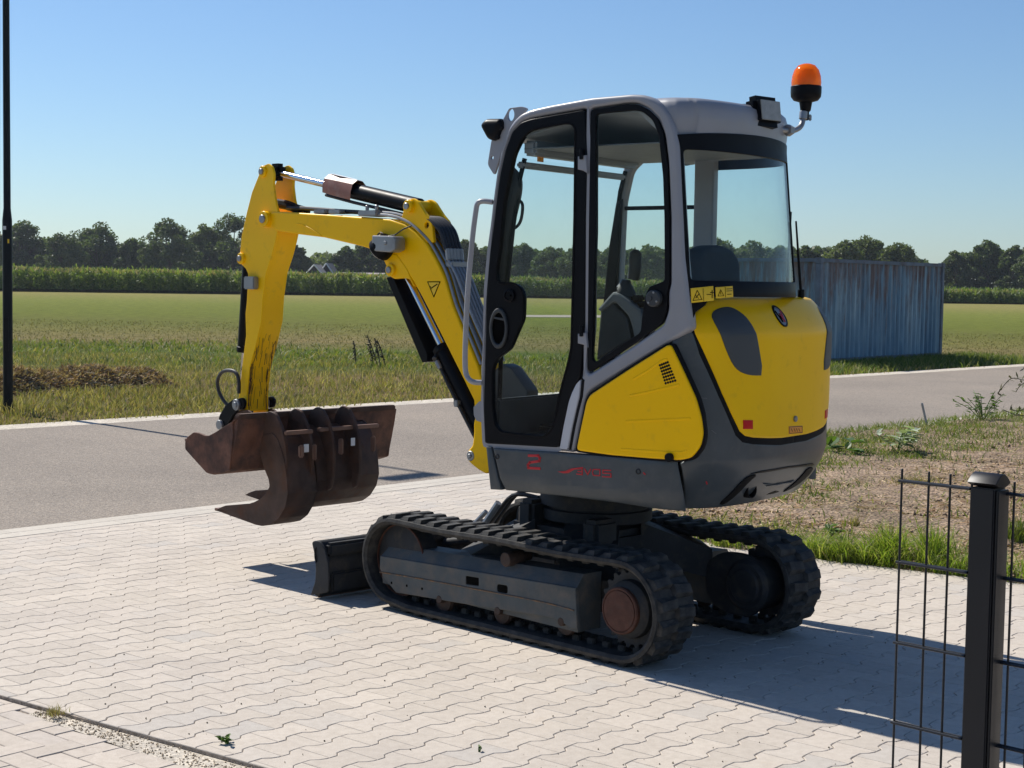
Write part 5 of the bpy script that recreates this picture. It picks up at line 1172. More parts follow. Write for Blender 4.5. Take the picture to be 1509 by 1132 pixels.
# wear scratches on the back of the stick: chipped paint
scr = []; bzl = lambda x, y: b3(SW, x, y)
for k in range(80):
    y0 = random.uniform(490, 594); f = (y0 - 500) / 100; xb = np.interp(y0, [473, 508, 542, 579, 612], [385, 377, 367.7, 364, 364]); p = b3(SW, xb, y0); q = b3(SW, np.interp(y0 + 8, [473, 508, 542, 579, 612], [385, 377, 367.7, 364, 364]), y0 + random.uniform(6, 26))
    l0 = random.choice([random.uniform(-SW + .012, SW - .006), SW - .008 - abs(random.gauss(0, .012)), -SW + .014 + abs(random.gauss(0, .01))]); l1 = l0 + random.uniform(-.012, .012); scr.append(sweep([(p[0] - .0005, l0, p[2]), (q[0] - .0005, max(-SW + .012, min(SW - .006, l1)), q[2])], random.uniform(.0006, .0017), 5))
B('paint_scratches', scr, 'rust', stk)
def ram(name, p0, p1, split, rb, rr, mat_b='black', parent=exc, extra=None):
    p0 = np.array(p0, float); p1 = np.array(p1, float); m = p0 + (p1 - p0) * split; d = (p1 - p0) / np.linalg.norm(p1 - p0)
    o = B(name, [cyl(p0, m, rb, 24, .006), cyl(m - d * .03, m + d * .005, rb * 1.12, 24, .004)] + (extra or []), mat_b); B('rod', [cyl(m, p1, rr, 18, .002)], 'chrome', o); B('rod_eye', [cyl(p1 - np.array([0, .035, 0]), p1 + np.array([0, .035, 0]), rr * 1.7, 16)], 'black', o); return o
# stick cylinder on top: barrel eye at the bracket, rod to the stick
P0_ = b3(0, 607, 303.5); P1_ = b3(0, 404, 253)
P0_ = (b3(W2, 602, 304)[0], 0, b3(W2, 602, 304)[2]); P1_ = (b3(SW, 388, 253)[0] - .01, 0, b3(SW, 388, 253)[2])
rc = ram('stick_cylinder', P0_, P1_, .60, .045, .020)
mid = [np.array(P0_) + (np.array(P1_) - np.array(P0_)) * t for t in (.40, .60)]
wrapn = []
dd = (mid[1] - mid[0]); ll = np.linalg.norm(dd); dd /= ll; upv = np.array([-dd[2], 0, dd[0]]); upv = upv if upv[2] > 0 else -upv
V = []; F = []
ringp = [(-.052, -.045), (-.058, .0), (-.05, .04), (-.02, .064), (.02, .064), (.05, .04), (.058, .0), (.052, -.045)]
for t in (0, .06, .5, .92, 1):
    for (a_, b_) in ringp:
        j = 1 + (.06 * math.sin(t * 9 + a_ * 40)); V.append(mid[0] + dd * ll * t + np.array([0, a_ * j, 0]) + upv * b_ * j)
for i in range(4):
    for k in range(7): q = i * 8 + k; F.append((q, q + 1, q + 9, q + 8))
wr = B('cylinder_wrap', [(V, F)], 'copper', rc, smooth=30); c_t = mid[0] + dd * ll * .55 + upv * .0675
B('torn_label', [([c_t + dd * -.10 + np.array([0, -.02, 0]), c_t + dd * .10 + np.array([0, -.018, 0]), c_t + dd * .12 + np.array([0, .02, 0]), c_t + dd * .02 + np.array([0, .024, 0]), c_t + dd * -.08 + np.array([0, .017, 0])], [(0, 1, 2, 3, 4)])], 'white', rc, smooth=0)
B('cylinder_pipe', [sweep([np.array(P0_) + upv * -.055 + dd * .04 + np.array([0, .03, 0]), mid[0] + upv * -.058 + np.array([0, .03, 0]), mid[1] + upv * -.056 + np.array([0, .02, 0])], .009, 8)], 'hose', rc)
# boom cylinder in front of the boom
pT = (b3(W2, 578, 398)[0], 0, b3(W2, 578, 398)[2]); pB = (b3(W2, 705, 655)[0], 0, b3(W2, 705, 655)[2])
bc_ = ram('boom_cylinder', pB, pT, .54, .050, .022)
d3 = (np.array(pT) - np.array(pB)); d3 /= np.linalg.norm(d3); pv = np.array([-d3[2], 0, d3[0]]); pv = pv if pv[0] > 0 else -pv
mm_ = np.array(pB) + (np.array(pT) - np.array(pB)) * .52
g0 = b3(.0, 583, 412); g1 = b3(.0, 640, 532)
gp_ = [bz(.06, (583, 408), (600, 410), (641, 498), (651, 530), (636, 534), (618, 495))]
B('rod_guard', [plate([rcorner(gp_[0], .01, 2)], -.065, -.05, .003), plate([rcorner(bz(.0, (580, 409), (590, 408), (640, 520), (641, 533), (633, 534)), .006, 2)], -.06, .055, .004)], 'black', bc_)
B('cylinder_pipe', [sweep([mm_ + np.array([0, .045, 0]) + pv * .03 - d3 * .02, mm_ + np.array([0, .055, 0]) + pv * .03 - d3 * .2, mm_ + np.array([0, .055, 0]) + pv * .025 - d3 * .55], .010, 8, 4), cyl(mm_ + np.array([0, .04, 0]) + pv * .03 - d3 * .015, mm_ + np.array([0, .065, 0]) + pv * .03 - d3 * .03, .016, 10), boxc(tuple(mm_ + np.array([0, .055, 0]) + pv * .035 - d3 * .30), (.03, .02, .03), .004)], 'hose', bc_)
B('pipe_fitting', [cyl(mm_ + np.array([0, .055, 0]) + pv * .03 - d3 * .04, mm_ + np.array([0, .055, 0]) + pv * .03 - d3 * .09, .013, 8), boxc(tuple(mm_ + np.array([0, .058, 0]) + pv * .03 - d3 * .31), (.03, .03, .035), .004)], 'zinc', bc_)
# bucket cylinder on the front of the stick
pt = b3(0, 358, 396); pb = b3(0, 347, 606)
pt = (b3(SW, 352, 385)[0] , 0, b3(SW, 352, 385)[2]); pb = (b3(SW, 339, 606)[0], 0, b3(SW, 339, 606)[2])
ram('bucket_cylinder', pt, pb, .60, .043, .019)
# work lamp on the boom
lc = b3(W2 + .05, 565, 364)
bl_ = B('boom_lamp', [lathe([(.02, -.07), (.055, -.05), (.068, -.01), (.068, .03), (.060, .035)], (lc[0] + .03, W2 + .03, lc[2] - .0), (.75, .05, -.55), 20)], 'black')
B('lamp_lens', [lathe([(.060, .0), (.055, .010), (.001, .014)], (lc[0] + .03 + .75 * .036, W2 + .03, lc[2] - .55 * .036), (.75, .05, -.55), 20)], 'lampglass', bl_)
lp_ = bz(W2 + .09, (549, 347), (580, 348), (583, 352), (583, 368), (575, 372), (549, 370)); B('lamp_guard', [plate([rcorner(lp_, .006, 2)], W2 + .02, W2 + .095, .006)], 'zinc', bl_)
lx = b3(W2 + .098, 567, 358); B('guard_bolt', [cyl((lx[0], W2 + .092, lx[2]), (lx[0], W2 + .102, lx[2]), .012, 6)], 'zinc', bl_)
B('lamp_cable', [sweep([(a, W2 + .02, b) for a, b in bz(W2 + .02, (556, 347), (561, 343), (570, 348), (582, 346), (594, 338), (606, 333))], .004, 6, 5)], 'hose', bl_)
# steel pipes along the back of the boom
def off_path(pts, d, lref=W2):
    P = [np.array(p) for p in bz(lref, *pts)]; out = []
    for i in range(len(P)):
        t = P[min(i + 1, len(P) - 1)] - P[max(i - 1, 0)]; t /= np.linalg.norm(t); n = np.array([-t[1], t[0]]); 
        if n[1] < 0: n = -n
        if abs(n[1]) < .05 and n[0] > 0: n = -n
        out.append(P[i] + n * d)
    return out
back = [(548, 319.5), (574.5, 322), (595.7, 329.5), (612, 341.5), (629, 359.5), (642, 381.5), (654.5, 407.5), (667, 449.5), (680, 481), (692.5, 511), (704, 539)]
for i, l in enumerate((.072, .048, .024, 0, -.024, -.048)):
    B('hydraulic_pipe', [sweep([(p[0], l, p[1]) for p in off_path(back, .014 + (.012 if i % 2 else 0))], .0085, 8, 4)], 'zinc')
back2 = [(648, 392), (660, 415), (672, 447), (686, 481), (699, 511), (708, 539)]
for i, l in enumerate((.06, .036, .012, -.012, -.036)):
    B('hydraulic_pipe', [sweep([(p[0], l, p[1]) for p in off_path(back2, .05)], .0085, 8, 4)], 'zinc')
    B('pipe_fitting', [cyl((off_path(back2, .05)[0][0], l, off_path(back2, .05)[0][1] + .0), (off_path(back2, .05)[0][0] + .01, l, off_path(back2, .05)[0][1] + .06), .014, 6)], 'zinc')
    B('hydraulic_hose', [sweep([(b3(0, 628, 322)[0], l * .8, b3(0, 628, 322)[2]), (b3(0, 645, 324)[0], l, b3(0, 645, 324)[2]), (b3(0, 661, 340)[0], l, b3(0, 661, 340)[2]), (b3(0, 669, 365)[0], l, b3(0, 669, 365)[2]), (off_path(back2, .05)[0][0] + .01, l, off_path(back2, .05)[0][1] + .055)], .014, 8, 5)], 'hose')
q = off_path(back2, .045)[0]; B('pipe_clamp', [boxc((q[0] - .01, -.01, q[1] - .02), (.06, .15, .03), .005)], 'zinc')
q = off_path(back, .02)[0]; B('pipe_clamp', [boxc((q[0] + .03, .02, q[1] - .0), (.15, .16, .03), .005)], 'zinc', label='flat bolted pipe clamp on top of the boom')
for dx in (-.03, .05): B('clamp_bolt', [cyl((q[0] + dx + .02, .06, q[1] + .01), (q[0] + dx + .02, .06, q[1] + .045), .010, 8)], 'zinc')
top2 = [(412, 311), (440, 311.5), (470, 314), (500, 316), (548, 319)]
for l in (.03, .0, -.03): B('hydraulic_hose', [sweep([(p[0], l, p[1]) for p in off_path(top2, .018)] , .012, 8, 3)], 'hose')
B('hose_guard', [sweep([b3(0, 409, 300), b3(0, 425, 303), b3(0, 440, 309), b3(0, 452, 312)], .028, 8, 4)], 'black')
for x in (478, 500): a = b3(.04, x, 313.5); B('pipe_fitting', [boxc((a[0], .03, a[2] + .005), (.10, .10, .022), .004)], 'zinc')
# bucket linkage and loop of hose at the stick foot
lk_ = bz(SW + .04, (349, 588), (356, 586), (360, 592), (358, 603), (350, 604), (343, 612), (336, 625), (331, 633), (323, 633), (320, 627), (323, 612), (332, 597), (341, 590))
for s in (1, -1): B('bucket_link', [plate([rcorner(lk_, .012, 3)], s * (SW + .018), s * (SW + .04), .005)], 'black')
a = b3(SW + .04, 349.5, 596.5); B('link_pin', [cyl((a[0], -SW - .04, a[2]), (a[0], SW + .055, a[2]), .034, 20), cyl((a[0], SW + .05, a[2]), (a[0], SW + .062, a[2]), .018, 8)], 'zinc')
a = b3(SW + .04, 325, 626); B('link_pin', [cyl((a[0], -SW - .04, a[2]), (a[0], SW + .055, a[2]), .030, 20)], 'zinc')
B('grease_hose', [sweep([(a, SW + .03, b) for a, b in bz(SW + .03, (352, 580), (352, 560), (347, 549), (337, 546), (327, 549), (321, 560), (322, 575), (328, 588), (336, 598))], .011, 8, 5)], 'hose')

# ---- grading bucket pinned to the stick
LG1, LG0 = .56, -.62
gpl = [(272.5, 650), (272.5, 662), (284, 675), (304, 697), (312.5, 699), (323, 698), (338, 694), (343, 642), (342, 622), (349, 617), (341, 622), (331.6, 627.7), (317, 637), (307.7, 642), (301.8, 642), (292, 638), (285, 637), (275.5, 644.4)]
gp2 = bz(LG1, *gpl)
bkt = B('grading_bucket', [plate([rcorner(bz(LG1, (343, 622), (349, 616.5), (346, 640), (342, 665), (337, 694.5), (323, 699), (312.5, 700), (304, 698), (284, 676), (272.5, 662), (276, 662), (286, 674), (305, 694), (313, 696), (322, 695), (333, 691), (338, 665), (341.5, 640)), .008, 2)], LG0, LG1 - .01, .003)], 'bucket')
for l in (LG1, LG0 + .016): B('bucket_cheek', [plate([rcorner(gp2, .01, 2)], l - .016, l, .003)], 'bucket', bkt)
a = bz(LG1, (342, 619), (351, 615)); B('bucket_lip', [boxc(((a[0][0] + a[1][0]) / 2, (LG0 + LG1) / 2, a[1][1] + .0), (.05, LG1 - LG0 - .03, .03), .006)], 'bucket2', bkt)
a = bz(LG1, (273, 652)); B('cutting_edge', [boxc((a[0][0] - .03, (LG0 + LG1) / 2, a[0][1] + .01), (.12, LG1 - LG0 - .03, .018), .003)], 'edge', bkt)
for s in (1, -1): B('bucket_ear', [plate([rcorner(bz(SW + .03, (335, 622), (345, 606), (362, 604), (372, 612), (372, 650), (335, 650)), .02, 3)], s * (SW + .002), s * (SW + .017), .003)], 'bucket2', bkt)
# ---- two small buckets stored in it, hung on the back plate
def hung_bucket(name, label, l1, l0, side_px, lref, ear_ls, ear_ref, tooth=True):
    e = empty(name, FB.O, label, 'bucket'); MBr = FB.mat(FB.O)
    P = bz(lref, *side_px); P0b = P
    def O(n, vf, m, **k): return obj(n, vf, M[m], e, MBr, **k)
    for l in (l1, l0 + .014): O('bucket_cheek', [plate([rcorner(P, .008, 2)], l - .014, l, .003)], 'bucket2' if l == l1 else 'bucket2')
    return e, P, O
# near one: narrow digging bucket
side1 = [(381.7, 648), (389, 641), (401, 638), (408, 646), (414, 662), (419, 680), (422.5, 705), (424, 728), (420, 748), (411, 764), (400, 772.7), (386, 775.5), (376, 773.5), (336, 759), (317, 752), (324, 748), (332, 745), (370, 742), (382, 736), (391, 728), (397, 717), (395.4, 706), (388, 688), (380, 660)]
L1a, L1b = .37, .165
e1_, P1b, O1 = hung_bucket('digging_bucket', 'narrow rusty digging bucket with pointed lip hung nearest the camera inside the wide bucket', L1a, L1b, side1, L1a, None, None)
bk1 = bz(L1a, (401, 640), (408, 646), (414, 662), (419, 680), (422.5, 705), (424, 728), (420, 748), (411, 764), (400, 772.7), (386, 775.5), (336, 760), (340, 758), (386, 771.5), (399, 769), (408, 761), (416, 747), (420, 728), (418.5, 706), (415, 682), (410, 664), (404, 648))
O1('bucket_shell', [plate([rcorner(bk1, .006, 2)], L1b, L1a - .006, .002)], 'bucket2')
ear = [(-.075, -.02), (-.08, .05), (-.06, .10), (-.02, .125), (.03, .115), (.075, .06), (.11, -.02), (.125, -.10), (.12, -.20), (.10, -.28), (.07, -.30), (.05, -.20), (.03, -.10), (-.02, -.05)]
def earplate(O, l, px, py, mname='bucket2', sc=1.12):
    c = b3(l, px, py); pts = [(c[0] - .05 - a * sc, c[2] - .125 * sc + b * sc) for a, b in ear]
    O('mounting_ear', [plate([rcorner(pts, .015, 2)], l - .010, l + .010, .003)], mname)
    return c
for l, x, y in ((.355, 394, 605), (.19, 431, 601)): earplate(O1, l, x, y)
yb = b3(.36, 425, 652)
O1('cross_tube', [boxc((1.47, (L1a + L1b) / 2, .80), (.03, L1a - L1b - .02, .022), .004)], 'edge')
O1('hook', [boxc((1.405, .30, .70), (.03, .030, .07), .008)], 'edge'); O1('hook', [boxc((1.40, .21, .69), (.03, .018, .09), .006)], 'edge')
O1('label_plate', [boxc((1.408, .262, .715), (.004, .035, .045), .001)], 'white')
tt = b3(L1a, 318, 752); O1('cutting_edge', [boxc((tt[0] - .05, (L1a + L1b) / 2, tt[2] + .004), (.13, L1a - L1b, .016), .003)], 'edge')
# far one: wider
L2a, L2b = .135, -.33
def shift(P, du=.0, dz=.0, s=1.0): return [(a + du, b + dz) for a, b in P]
P2 = bz(L1a, *side1); du = 0.0; ok = b3(L2b, 559, 700)[0] - min(p[0] for p in P2)
P2 = [(a * 1.0 + ok, b) for a, b in P2]; zmin2 = b3(L2b, 530, 742)[2]; dz2 = zmin2 - min(b for a, b in P2); zt2 = .83
zmn = min(b for a, b in P2); P2 = [(a, zmin2 + (b - zmn) * (zt2 - zmin2) / (max(q[1] for q in P2) - zmn)) for a, b in P2]
e2_ = empty('ditching_bucket', FB.O, 'wider dark bucket hanging beyond the narrow one inside the long bucket', 'bucket'); MBr = FB.mat(FB.O)
def O2(n, vf, m, **k): return obj(n, vf, M[m], e2_, MBr, **k)
for l in (L2a, L2b + .014): O2('bucket_cheek', [plate([rcorner(P2, .008, 2)], l - .014, l, .003)], 'bucket2')
bk2 = bz(L1a, (401, 640), (408, 646), (414, 662), (419, 680), (422.5, 705), (424, 728), (420, 748), (411, 764), (400, 772.7), (386, 775.5), (336, 760), (340, 758), (386, 771.5), (399, 769), (408, 761), (416, 747), (420, 728), (418.5, 706), (415, 682), (410, 664), (404, 648))
bk2 = [(a + ok, zmin2 + (b - zmn) * (zt2 - zmin2) / (max(q[1] for q in bz(L1a, *side1)) - zmn)) for a, b in bk2]
O2('bucket_shell', [plate([rcorner(bk2, .006, 2)], L2b + .004, L2a - .006, .002)], 'bucket2')
for l, x, y in ((.05, 463, 599), (-.13, 501, 597)): earplate(O2, l, x, y)
O2('cross_tube', [boxc((1.475, (L2a + L2b) / 2, .805), (.03, L2a - L2b - .02, .022), .004)], 'edge')
O2('hook', [boxc((1.40, .02, .71), (.035, .018, .09), .006)], 'edge'); O2('hook', [boxc((1.40, -.22, .71), (.035, .018, .09), .006)], 'edge')
O2('label_plate', [boxc((1.408, -.075, .73), (.004, .03, .045), .001)], 'white')

# ================================================================ VEGETATION
M['grass'] = leafmat('grass_blades', [(.15, .155, .05), (.22, .20, .075), (.30, .24, .11), (.38, .29, .16), (.46, .37, .22), (.13, .15, .04), (.30, .20, .11), (.18, .19, .055)], .7, .3, 1.2)
M['meadowblade'] = leafmat('meadow_blades', [(.14, .14, .045), (.20, .17, .075), (.26, .20, .10), (.17, .16, .055)], .8, .2, .4)
M['weedband'] = leafmat('weed_band_leaves', [(.10, .15, .035), (.15, .19, .045), (.19, .21, .06), (.28, .22, .10), (.13, .17, .045), (.33, .26, .13)], .6, .3, .5)
M['lime'] = leafmat('lime_grass', [(.13, .20, .03), (.18, .25, .035), (.26, .31, .06), (.36, .34, .14)], .55, .4, 2.)
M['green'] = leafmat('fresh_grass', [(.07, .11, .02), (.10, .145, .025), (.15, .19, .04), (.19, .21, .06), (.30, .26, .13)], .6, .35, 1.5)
M['straw'] = leafmat('dry_straw', [(.22, .13, .08), (.36, .23, .14), (.50, .38, .25), (.12, .07, .05), (.60, .48, .33), (.28, .16, .10)], .9, .15, 2.)
M['weed'] = leafmat('weed_leaves', [(.05, .10, .02), (.08, .14, .03), (.11, .18, .04)], .5, .3, 2.)
M['greyleaf'] = leafmat('grey_green_leaves', [(.30, .36, .27), (.45, .50, .42), (.12, .18, .08)], .6, .25, 2.)
M['tree'] = leafmat('tree_leaves', [(.060, .085, .034), (.085, .115, .044), (.115, .145, .056), (.075, .10, .042)], .6, .3, .25)
M['tree2'] = leafmat('tree_leaves_light', [(.095, .12, .042), (.12, .148, .052), (.15, .175, .066), (.10, .12, .048)], .6, .3, .25)
M['corn'] = leafmat('corn_leaves', [(.085, .135, .028), (.12, .175, .035), (.165, .22, .05), (.24, .27, .09)], .55, .3, .2)
M['tassel'] = leafmat('corn_tassels', [(.36, .29, .14), (.46, .37, .20), (.28, .25, .10)], .8, .2, .2)
M['twigleaf'] = leafmat('twig_leaves', [(.06, .07, .03), (.09, .085, .04), (.12, .11, .06)], .6, .2, 2.)
M['darktwig'] = mat('dark_stems', (.05, .045, .03), .8)

def blades(name, pos, h, w, lean, m, parent=None, seg=2):
    """pos (n,3), h,w,lean (n,) -> bent tapering blades"""
    n = len(pos); a = rng.uniform(0, 2 * math.pi, n); d = np.stack([np.cos(a), np.sin(a), np.zeros(n)], 1); b = rng.uniform(0, 2 * math.pi, n); s = np.stack([np.cos(b), np.sin(b), np.zeros(n)], 1)
    up = np.array([0, 0, 1.]); V = []
    for k, (t, ww) in enumerate(((0, 1.), (.55, .75), (1., .12))):
        c = pos + up * (h * t * (1 - .25 * lean * t))[:, None] + d * (h * lean * t * t)[:, None]
        V += [c - s * (w * ww * .5)[:, None], c + s * (w * ww * .5)[:, None]]
    V = np.stack(V, 1).reshape(-1, 3); i = np.arange(n)[:, None] * 6
    F = np.concatenate([i + np.array([[0, 1, 3, 2]]), i + np.array([[2, 3, 5, 4]])], 1).reshape(-1, 4)
    return raw_obj(name, V, F, m, parent)
def quads(C, U_, V_): 
    n = len(C); P = np.stack([C - U_ - V_, C + U_ - V_, C + U_ + V_, C - U_ + V_], 1).reshape(-1, 3); return P, np.arange(n * 4).reshape(n, 4)
def leafq(C, size, flat=.5):
    n = len(C); a = rng.normal(size=(n, 3)); a[:, 2] *= flat; a /= np.linalg.norm(a, axis=1)[:, None]; b = np.cross(a, rng.normal(size=(n, 3))); b /= np.linalg.norm(b, axis=1)[:, None]
    s = (size * rng.uniform(.6, 1.3, n))[:, None]; return quads(C, a * s, b * s * .6)
def fbm2(x, y, s): return np.sin(x * s + 1.3 * np.sin(y * s * .7)) * np.cos(y * s * 1.1 + .8 * np.sin(x * s * .6))

# ---- verge and meadow grass on the far side of the road
def sample_view(n, y0, y1, margin=60, xr=None):
    """ground points spread evenly over what can be seen between two depths (and a bit beside it)"""
    u = rng.uniform(0, 1, n); D = 1 / (1 / y0 + (1 / y1 - 1 / y0) * u); px = rng.uniform(*(xr or (-margin, 1509 + margin)), n); return np.stack([(px - 754.5) / FPX * D, D], 1)
sF = 1 if sd(FAR, (0, 200)) > 0 else -1
P = sample_view(120000, 15.0, 34.0, 250); dF = (P - FAR[0]) @ FAR[2] * sF
keep = (dF > .30 + .25 * rng.random(len(P)) + .12 * fbm2(P[:, 0], P[:, 1], 3.0)); P = P[keep]; dF = dF[keep]
lc_ = (P - CC[:2]); cu_ = np.array([cdir[0], cdir[1]]) / CLEN; cn_ = np.array([-cu_[1], cu_[0]]); inc = ((lc_ @ cu_) > -.05) & ((lc_ @ cu_) < CLEN) & ((lc_ @ cn_) > -.02) & ((lc_ @ cn_) < CW); P = P[~inc]; dF = dF[~inc]
dens = .5 + .5 * fbm2(P[:, 0], P[:, 1], 1.1) + .3; P = P[rng.random(len(P)) < dens]
h = rng.uniform(.04, .13, len(P)) * (.75 + .35 * fbm2(P[:, 0], P[:, 1], .8)); hl_ = np.hypot(P[:, 0] - LB[0], P[:, 1] - LB[1]); h = np.where(hl_ < .7, h * 1.9, h)
pz = np.column_stack([P, np.full(len(P), -.04)])
tag(blades('verge_grass', pz, h + .03, rng.uniform(.010, .022, len(P)), rng.uniform(.1, .9, len(P)), M['grass']), 'long dry yellow-green grass on the verge beyond the road', 'grass', kind='stuff')
# greener, taller weeds band further out
P = sample_view(42000, 30.0, 47.0, 200); yv = P[:, 1] + 1.5 * fbm2(P[:, 0], P[:, 1], .3); dF = (P - FAR[0]) @ FAR[2] * sF
dens = np.clip(1 - np.abs(yv - 35) / 6, 0, 1) * np.clip(.6 + .7 * fbm2(P[:, 0], P[:, 1], .45), .05, 1)
lc_ = (P - CC[:2]); inc = ((lc_ @ cu_) > -.05) & ((lc_ @ cu_) < CLEN) & ((lc_ @ cn_) > -.02) & ((lc_ @ cn_) < CW)
k_ = (rng.random(len(P)) < dens) & (dF > .5) & ~inc; P = P[k_]
pz = np.column_stack([P, np.full(len(P), -.04)])
tag(blades('weed_band', pz, rng.uniform(.05, .17, len(P)), rng.uniform(.022, .040, len(P)), rng.uniform(.3, 1.2, len(P)), M['weedband']), 'band of greener weeds running across the field beyond the verge', 'weeds', kind='stuff')
P = sample_view(16000, 39.0, 60.0, 200); pz = np.column_stack([P, np.full(len(P), -.04)]); sc = P[:, 1] / 60
tag(blades('meadow_grass', pz, rng.uniform(.03, .08, len(P)), .03 * sc, rng.uniform(.3, 1.2, len(P)), M['meadowblade']), 'mown meadow reaching out to the corn', 'meadow', kind='stuff')
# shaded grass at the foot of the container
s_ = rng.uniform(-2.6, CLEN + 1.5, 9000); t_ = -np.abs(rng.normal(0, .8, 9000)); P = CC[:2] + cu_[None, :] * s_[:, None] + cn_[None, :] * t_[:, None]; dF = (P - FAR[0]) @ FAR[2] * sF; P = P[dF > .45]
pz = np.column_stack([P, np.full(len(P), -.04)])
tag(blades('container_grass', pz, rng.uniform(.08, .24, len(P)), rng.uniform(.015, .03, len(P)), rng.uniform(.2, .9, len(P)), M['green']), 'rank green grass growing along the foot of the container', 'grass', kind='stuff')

# ---- soil patch growth
def soil_z(p): return .004
def in_soil(P, lo=.0): return np.array([-rmax(p)[0] > lo and s_n * sd(NEAR, p) > .02 for p in P])
P = sample_view(210000, 7.2, 24.0, xr=(880, 1680)); P = P[in_soil(P, .03)]
dN = np.array([s_n * sd(NEAR, p) for p in P]); dE = np.array([-rmax(p)[0] for p in P])
dens = np.clip(1.15 - dN / 2.0 + .35 * fbm2(P[:, 0], P[:, 1], 2.3), 0, .8) + .10 * np.clip(fbm2(P[:, 0], P[:, 1], 1.6) * 2 - .9, 0, 1) + .02
P1_s = P[rng.random(len(P)) < dens]; pz = np.column_stack([P1_s, np.full(len(P1_s), .0)])
tag(blades('roadside_grass', pz, rng.uniform(.03, .12, len(pz)), rng.uniform(.006, .013, len(pz)), rng.uniform(.3, 1.2, len(pz)), M['green']), 'patchy green grass between the bare soil and the near road edge', 'grass', kind='stuff')
# dead stalks and litter on the soil
P = sample_view(30000, 8.0, 19.0, xr=(880, 1680)); P = P[in_soil(P, .1)]; P = P[rng.random(len(P)) < .5]; n = len(P); a = rng.uniform(0, 6.28, n); L_ = rng.uniform(.015, .07, n)
C_ = np.column_stack([P, rng.uniform(.016, .035, n)]); Ux = np.stack([np.cos(a) * L_, np.sin(a) * L_, rng.normal(0, .008, n)], 1); Vx = np.stack([-np.sin(a) * .003, np.cos(a) * .003, np.full(n, .0015)], 1)
v, f = quads(C_, Ux, Vx); tag(raw_obj('dry_stalks', v, f, M['straw']), 'dry stalks and plant litter scattered over the bare soil', 'plant litter', kind='stuff')
def sp_():
    while True:
        p = sample_view(1, 8.0, 18.0, 120)[0]
        if -rmax(p)[0] > .05 and s_n * sd(NEAR, p) > .1: return p
tag(pebbles('soil_clods', sp_, 2200, .006, .022, M['soil'], .012), 'small clods and stones lying on the bare soil', 'clods', kind='stuff')
# tall grass clump line along the paving edge
def along_edge(s, off): return EDGE_R[0] + EDGE_R[1] * s - EDGE_R[2] * sR * off
n = 5200; s = rng.uniform(-.75, 1.75, n); off = np.abs(rng.normal(.02, .12, n)); g = np.clip(.35 + .75 * np.sin(s * 5.1 + 1.0) * np.cos(s * 2.3), .1, 1); kk = rng.random(n) < g; s, off = s[kk], off[kk]
P = np.array([along_edge(a, b) for a, b in zip(s, off)]); pz = np.column_stack([P, np.full(len(P), -.005)])
tag(blades('edge_grass', pz, rng.uniform(.06, .22, len(P)), rng.uniform(.004, .009, len(P)), rng.uniform(.3, 1.3, len(P)), M['lime']), 'bright green grass hanging over the right edge of the driveway', 'grass', kind='stuff')
n = 1500; a3 = np.linspace(0, 1, n); P = cR1 + (cR3 - cR1) * a3[:, None] + rng.normal(0, .06, (n, 2)); P = P[np.array([rmax(p)[0] < .01 for p in P])]; pz = np.column_stack([P, np.full(len(P), -.005)])
tag(blades('flare_grass', pz, rng.uniform(.04, .13, len(P)), rng.uniform(.005, .010, len(P)), rng.uniform(.3, 1.2, len(P)), M['green']), 'grass fringe along the driveway mouth behind the far track', 'grass', kind='stuff')
def tuft(name, px, py, n, h, spread, m, label, cat, w=.007, lean=1.0, group=None):
    c = gz(px, py); P = np.column_stack([rng.normal(0, spread, n), rng.normal(0, spread, n), np.full(n, -.01)])
    o = blades(name, P, rng.uniform(.5, 1, n) * h, rng.uniform(.6, 1.2, n) * w, rng.uniform(.1, lean, n), M[m]); o.location = (c[0], c[1], .005); return tag(o, label, cat, group)
tuft('grass_tuft', 1312, 828, 380, .30, .055, 'lime', 'tall bright grass clump seen through the left end of the wire fence', 'grass tuft', .009, 1.1)
tuft('grass_tuft', 1378, 836, 300, .30, .05, 'lime', 'upright grass clump between the second and third fence bars', 'grass tuft', .009, .6)
tuft('grass_tuft', 1250, 826, 260, .16, .06, 'green', 'low spreading grass clump at the paving edge left of the fence', 'grass tuft', .008, 1.3)
tuft('grass_tuft', 1500, 800, 200, .22, .05, 'green', 'grass clump behind the fence at the right border', 'grass tuft', .010, 1.)
tuft('grass_tuft', 82, 1052, 120, .045, .018, 'grass', 'small tuft growing in the gravel joint at the lower left', 'grass tuft', .003, 1.2)
tuft('grass_tuft', 1258, 778, 60, .13, .02, 'grass', 'thin greyish grass tuft standing alone on bare soil near the tail', 'grass tuft', .006, .8)
tuft('grass_tuft', 1352, 716, 160, .13, .12, 'grass', 'flattened greyish tuft just behind the top of the wire fence', 'grass tuft', .010, 1.3)
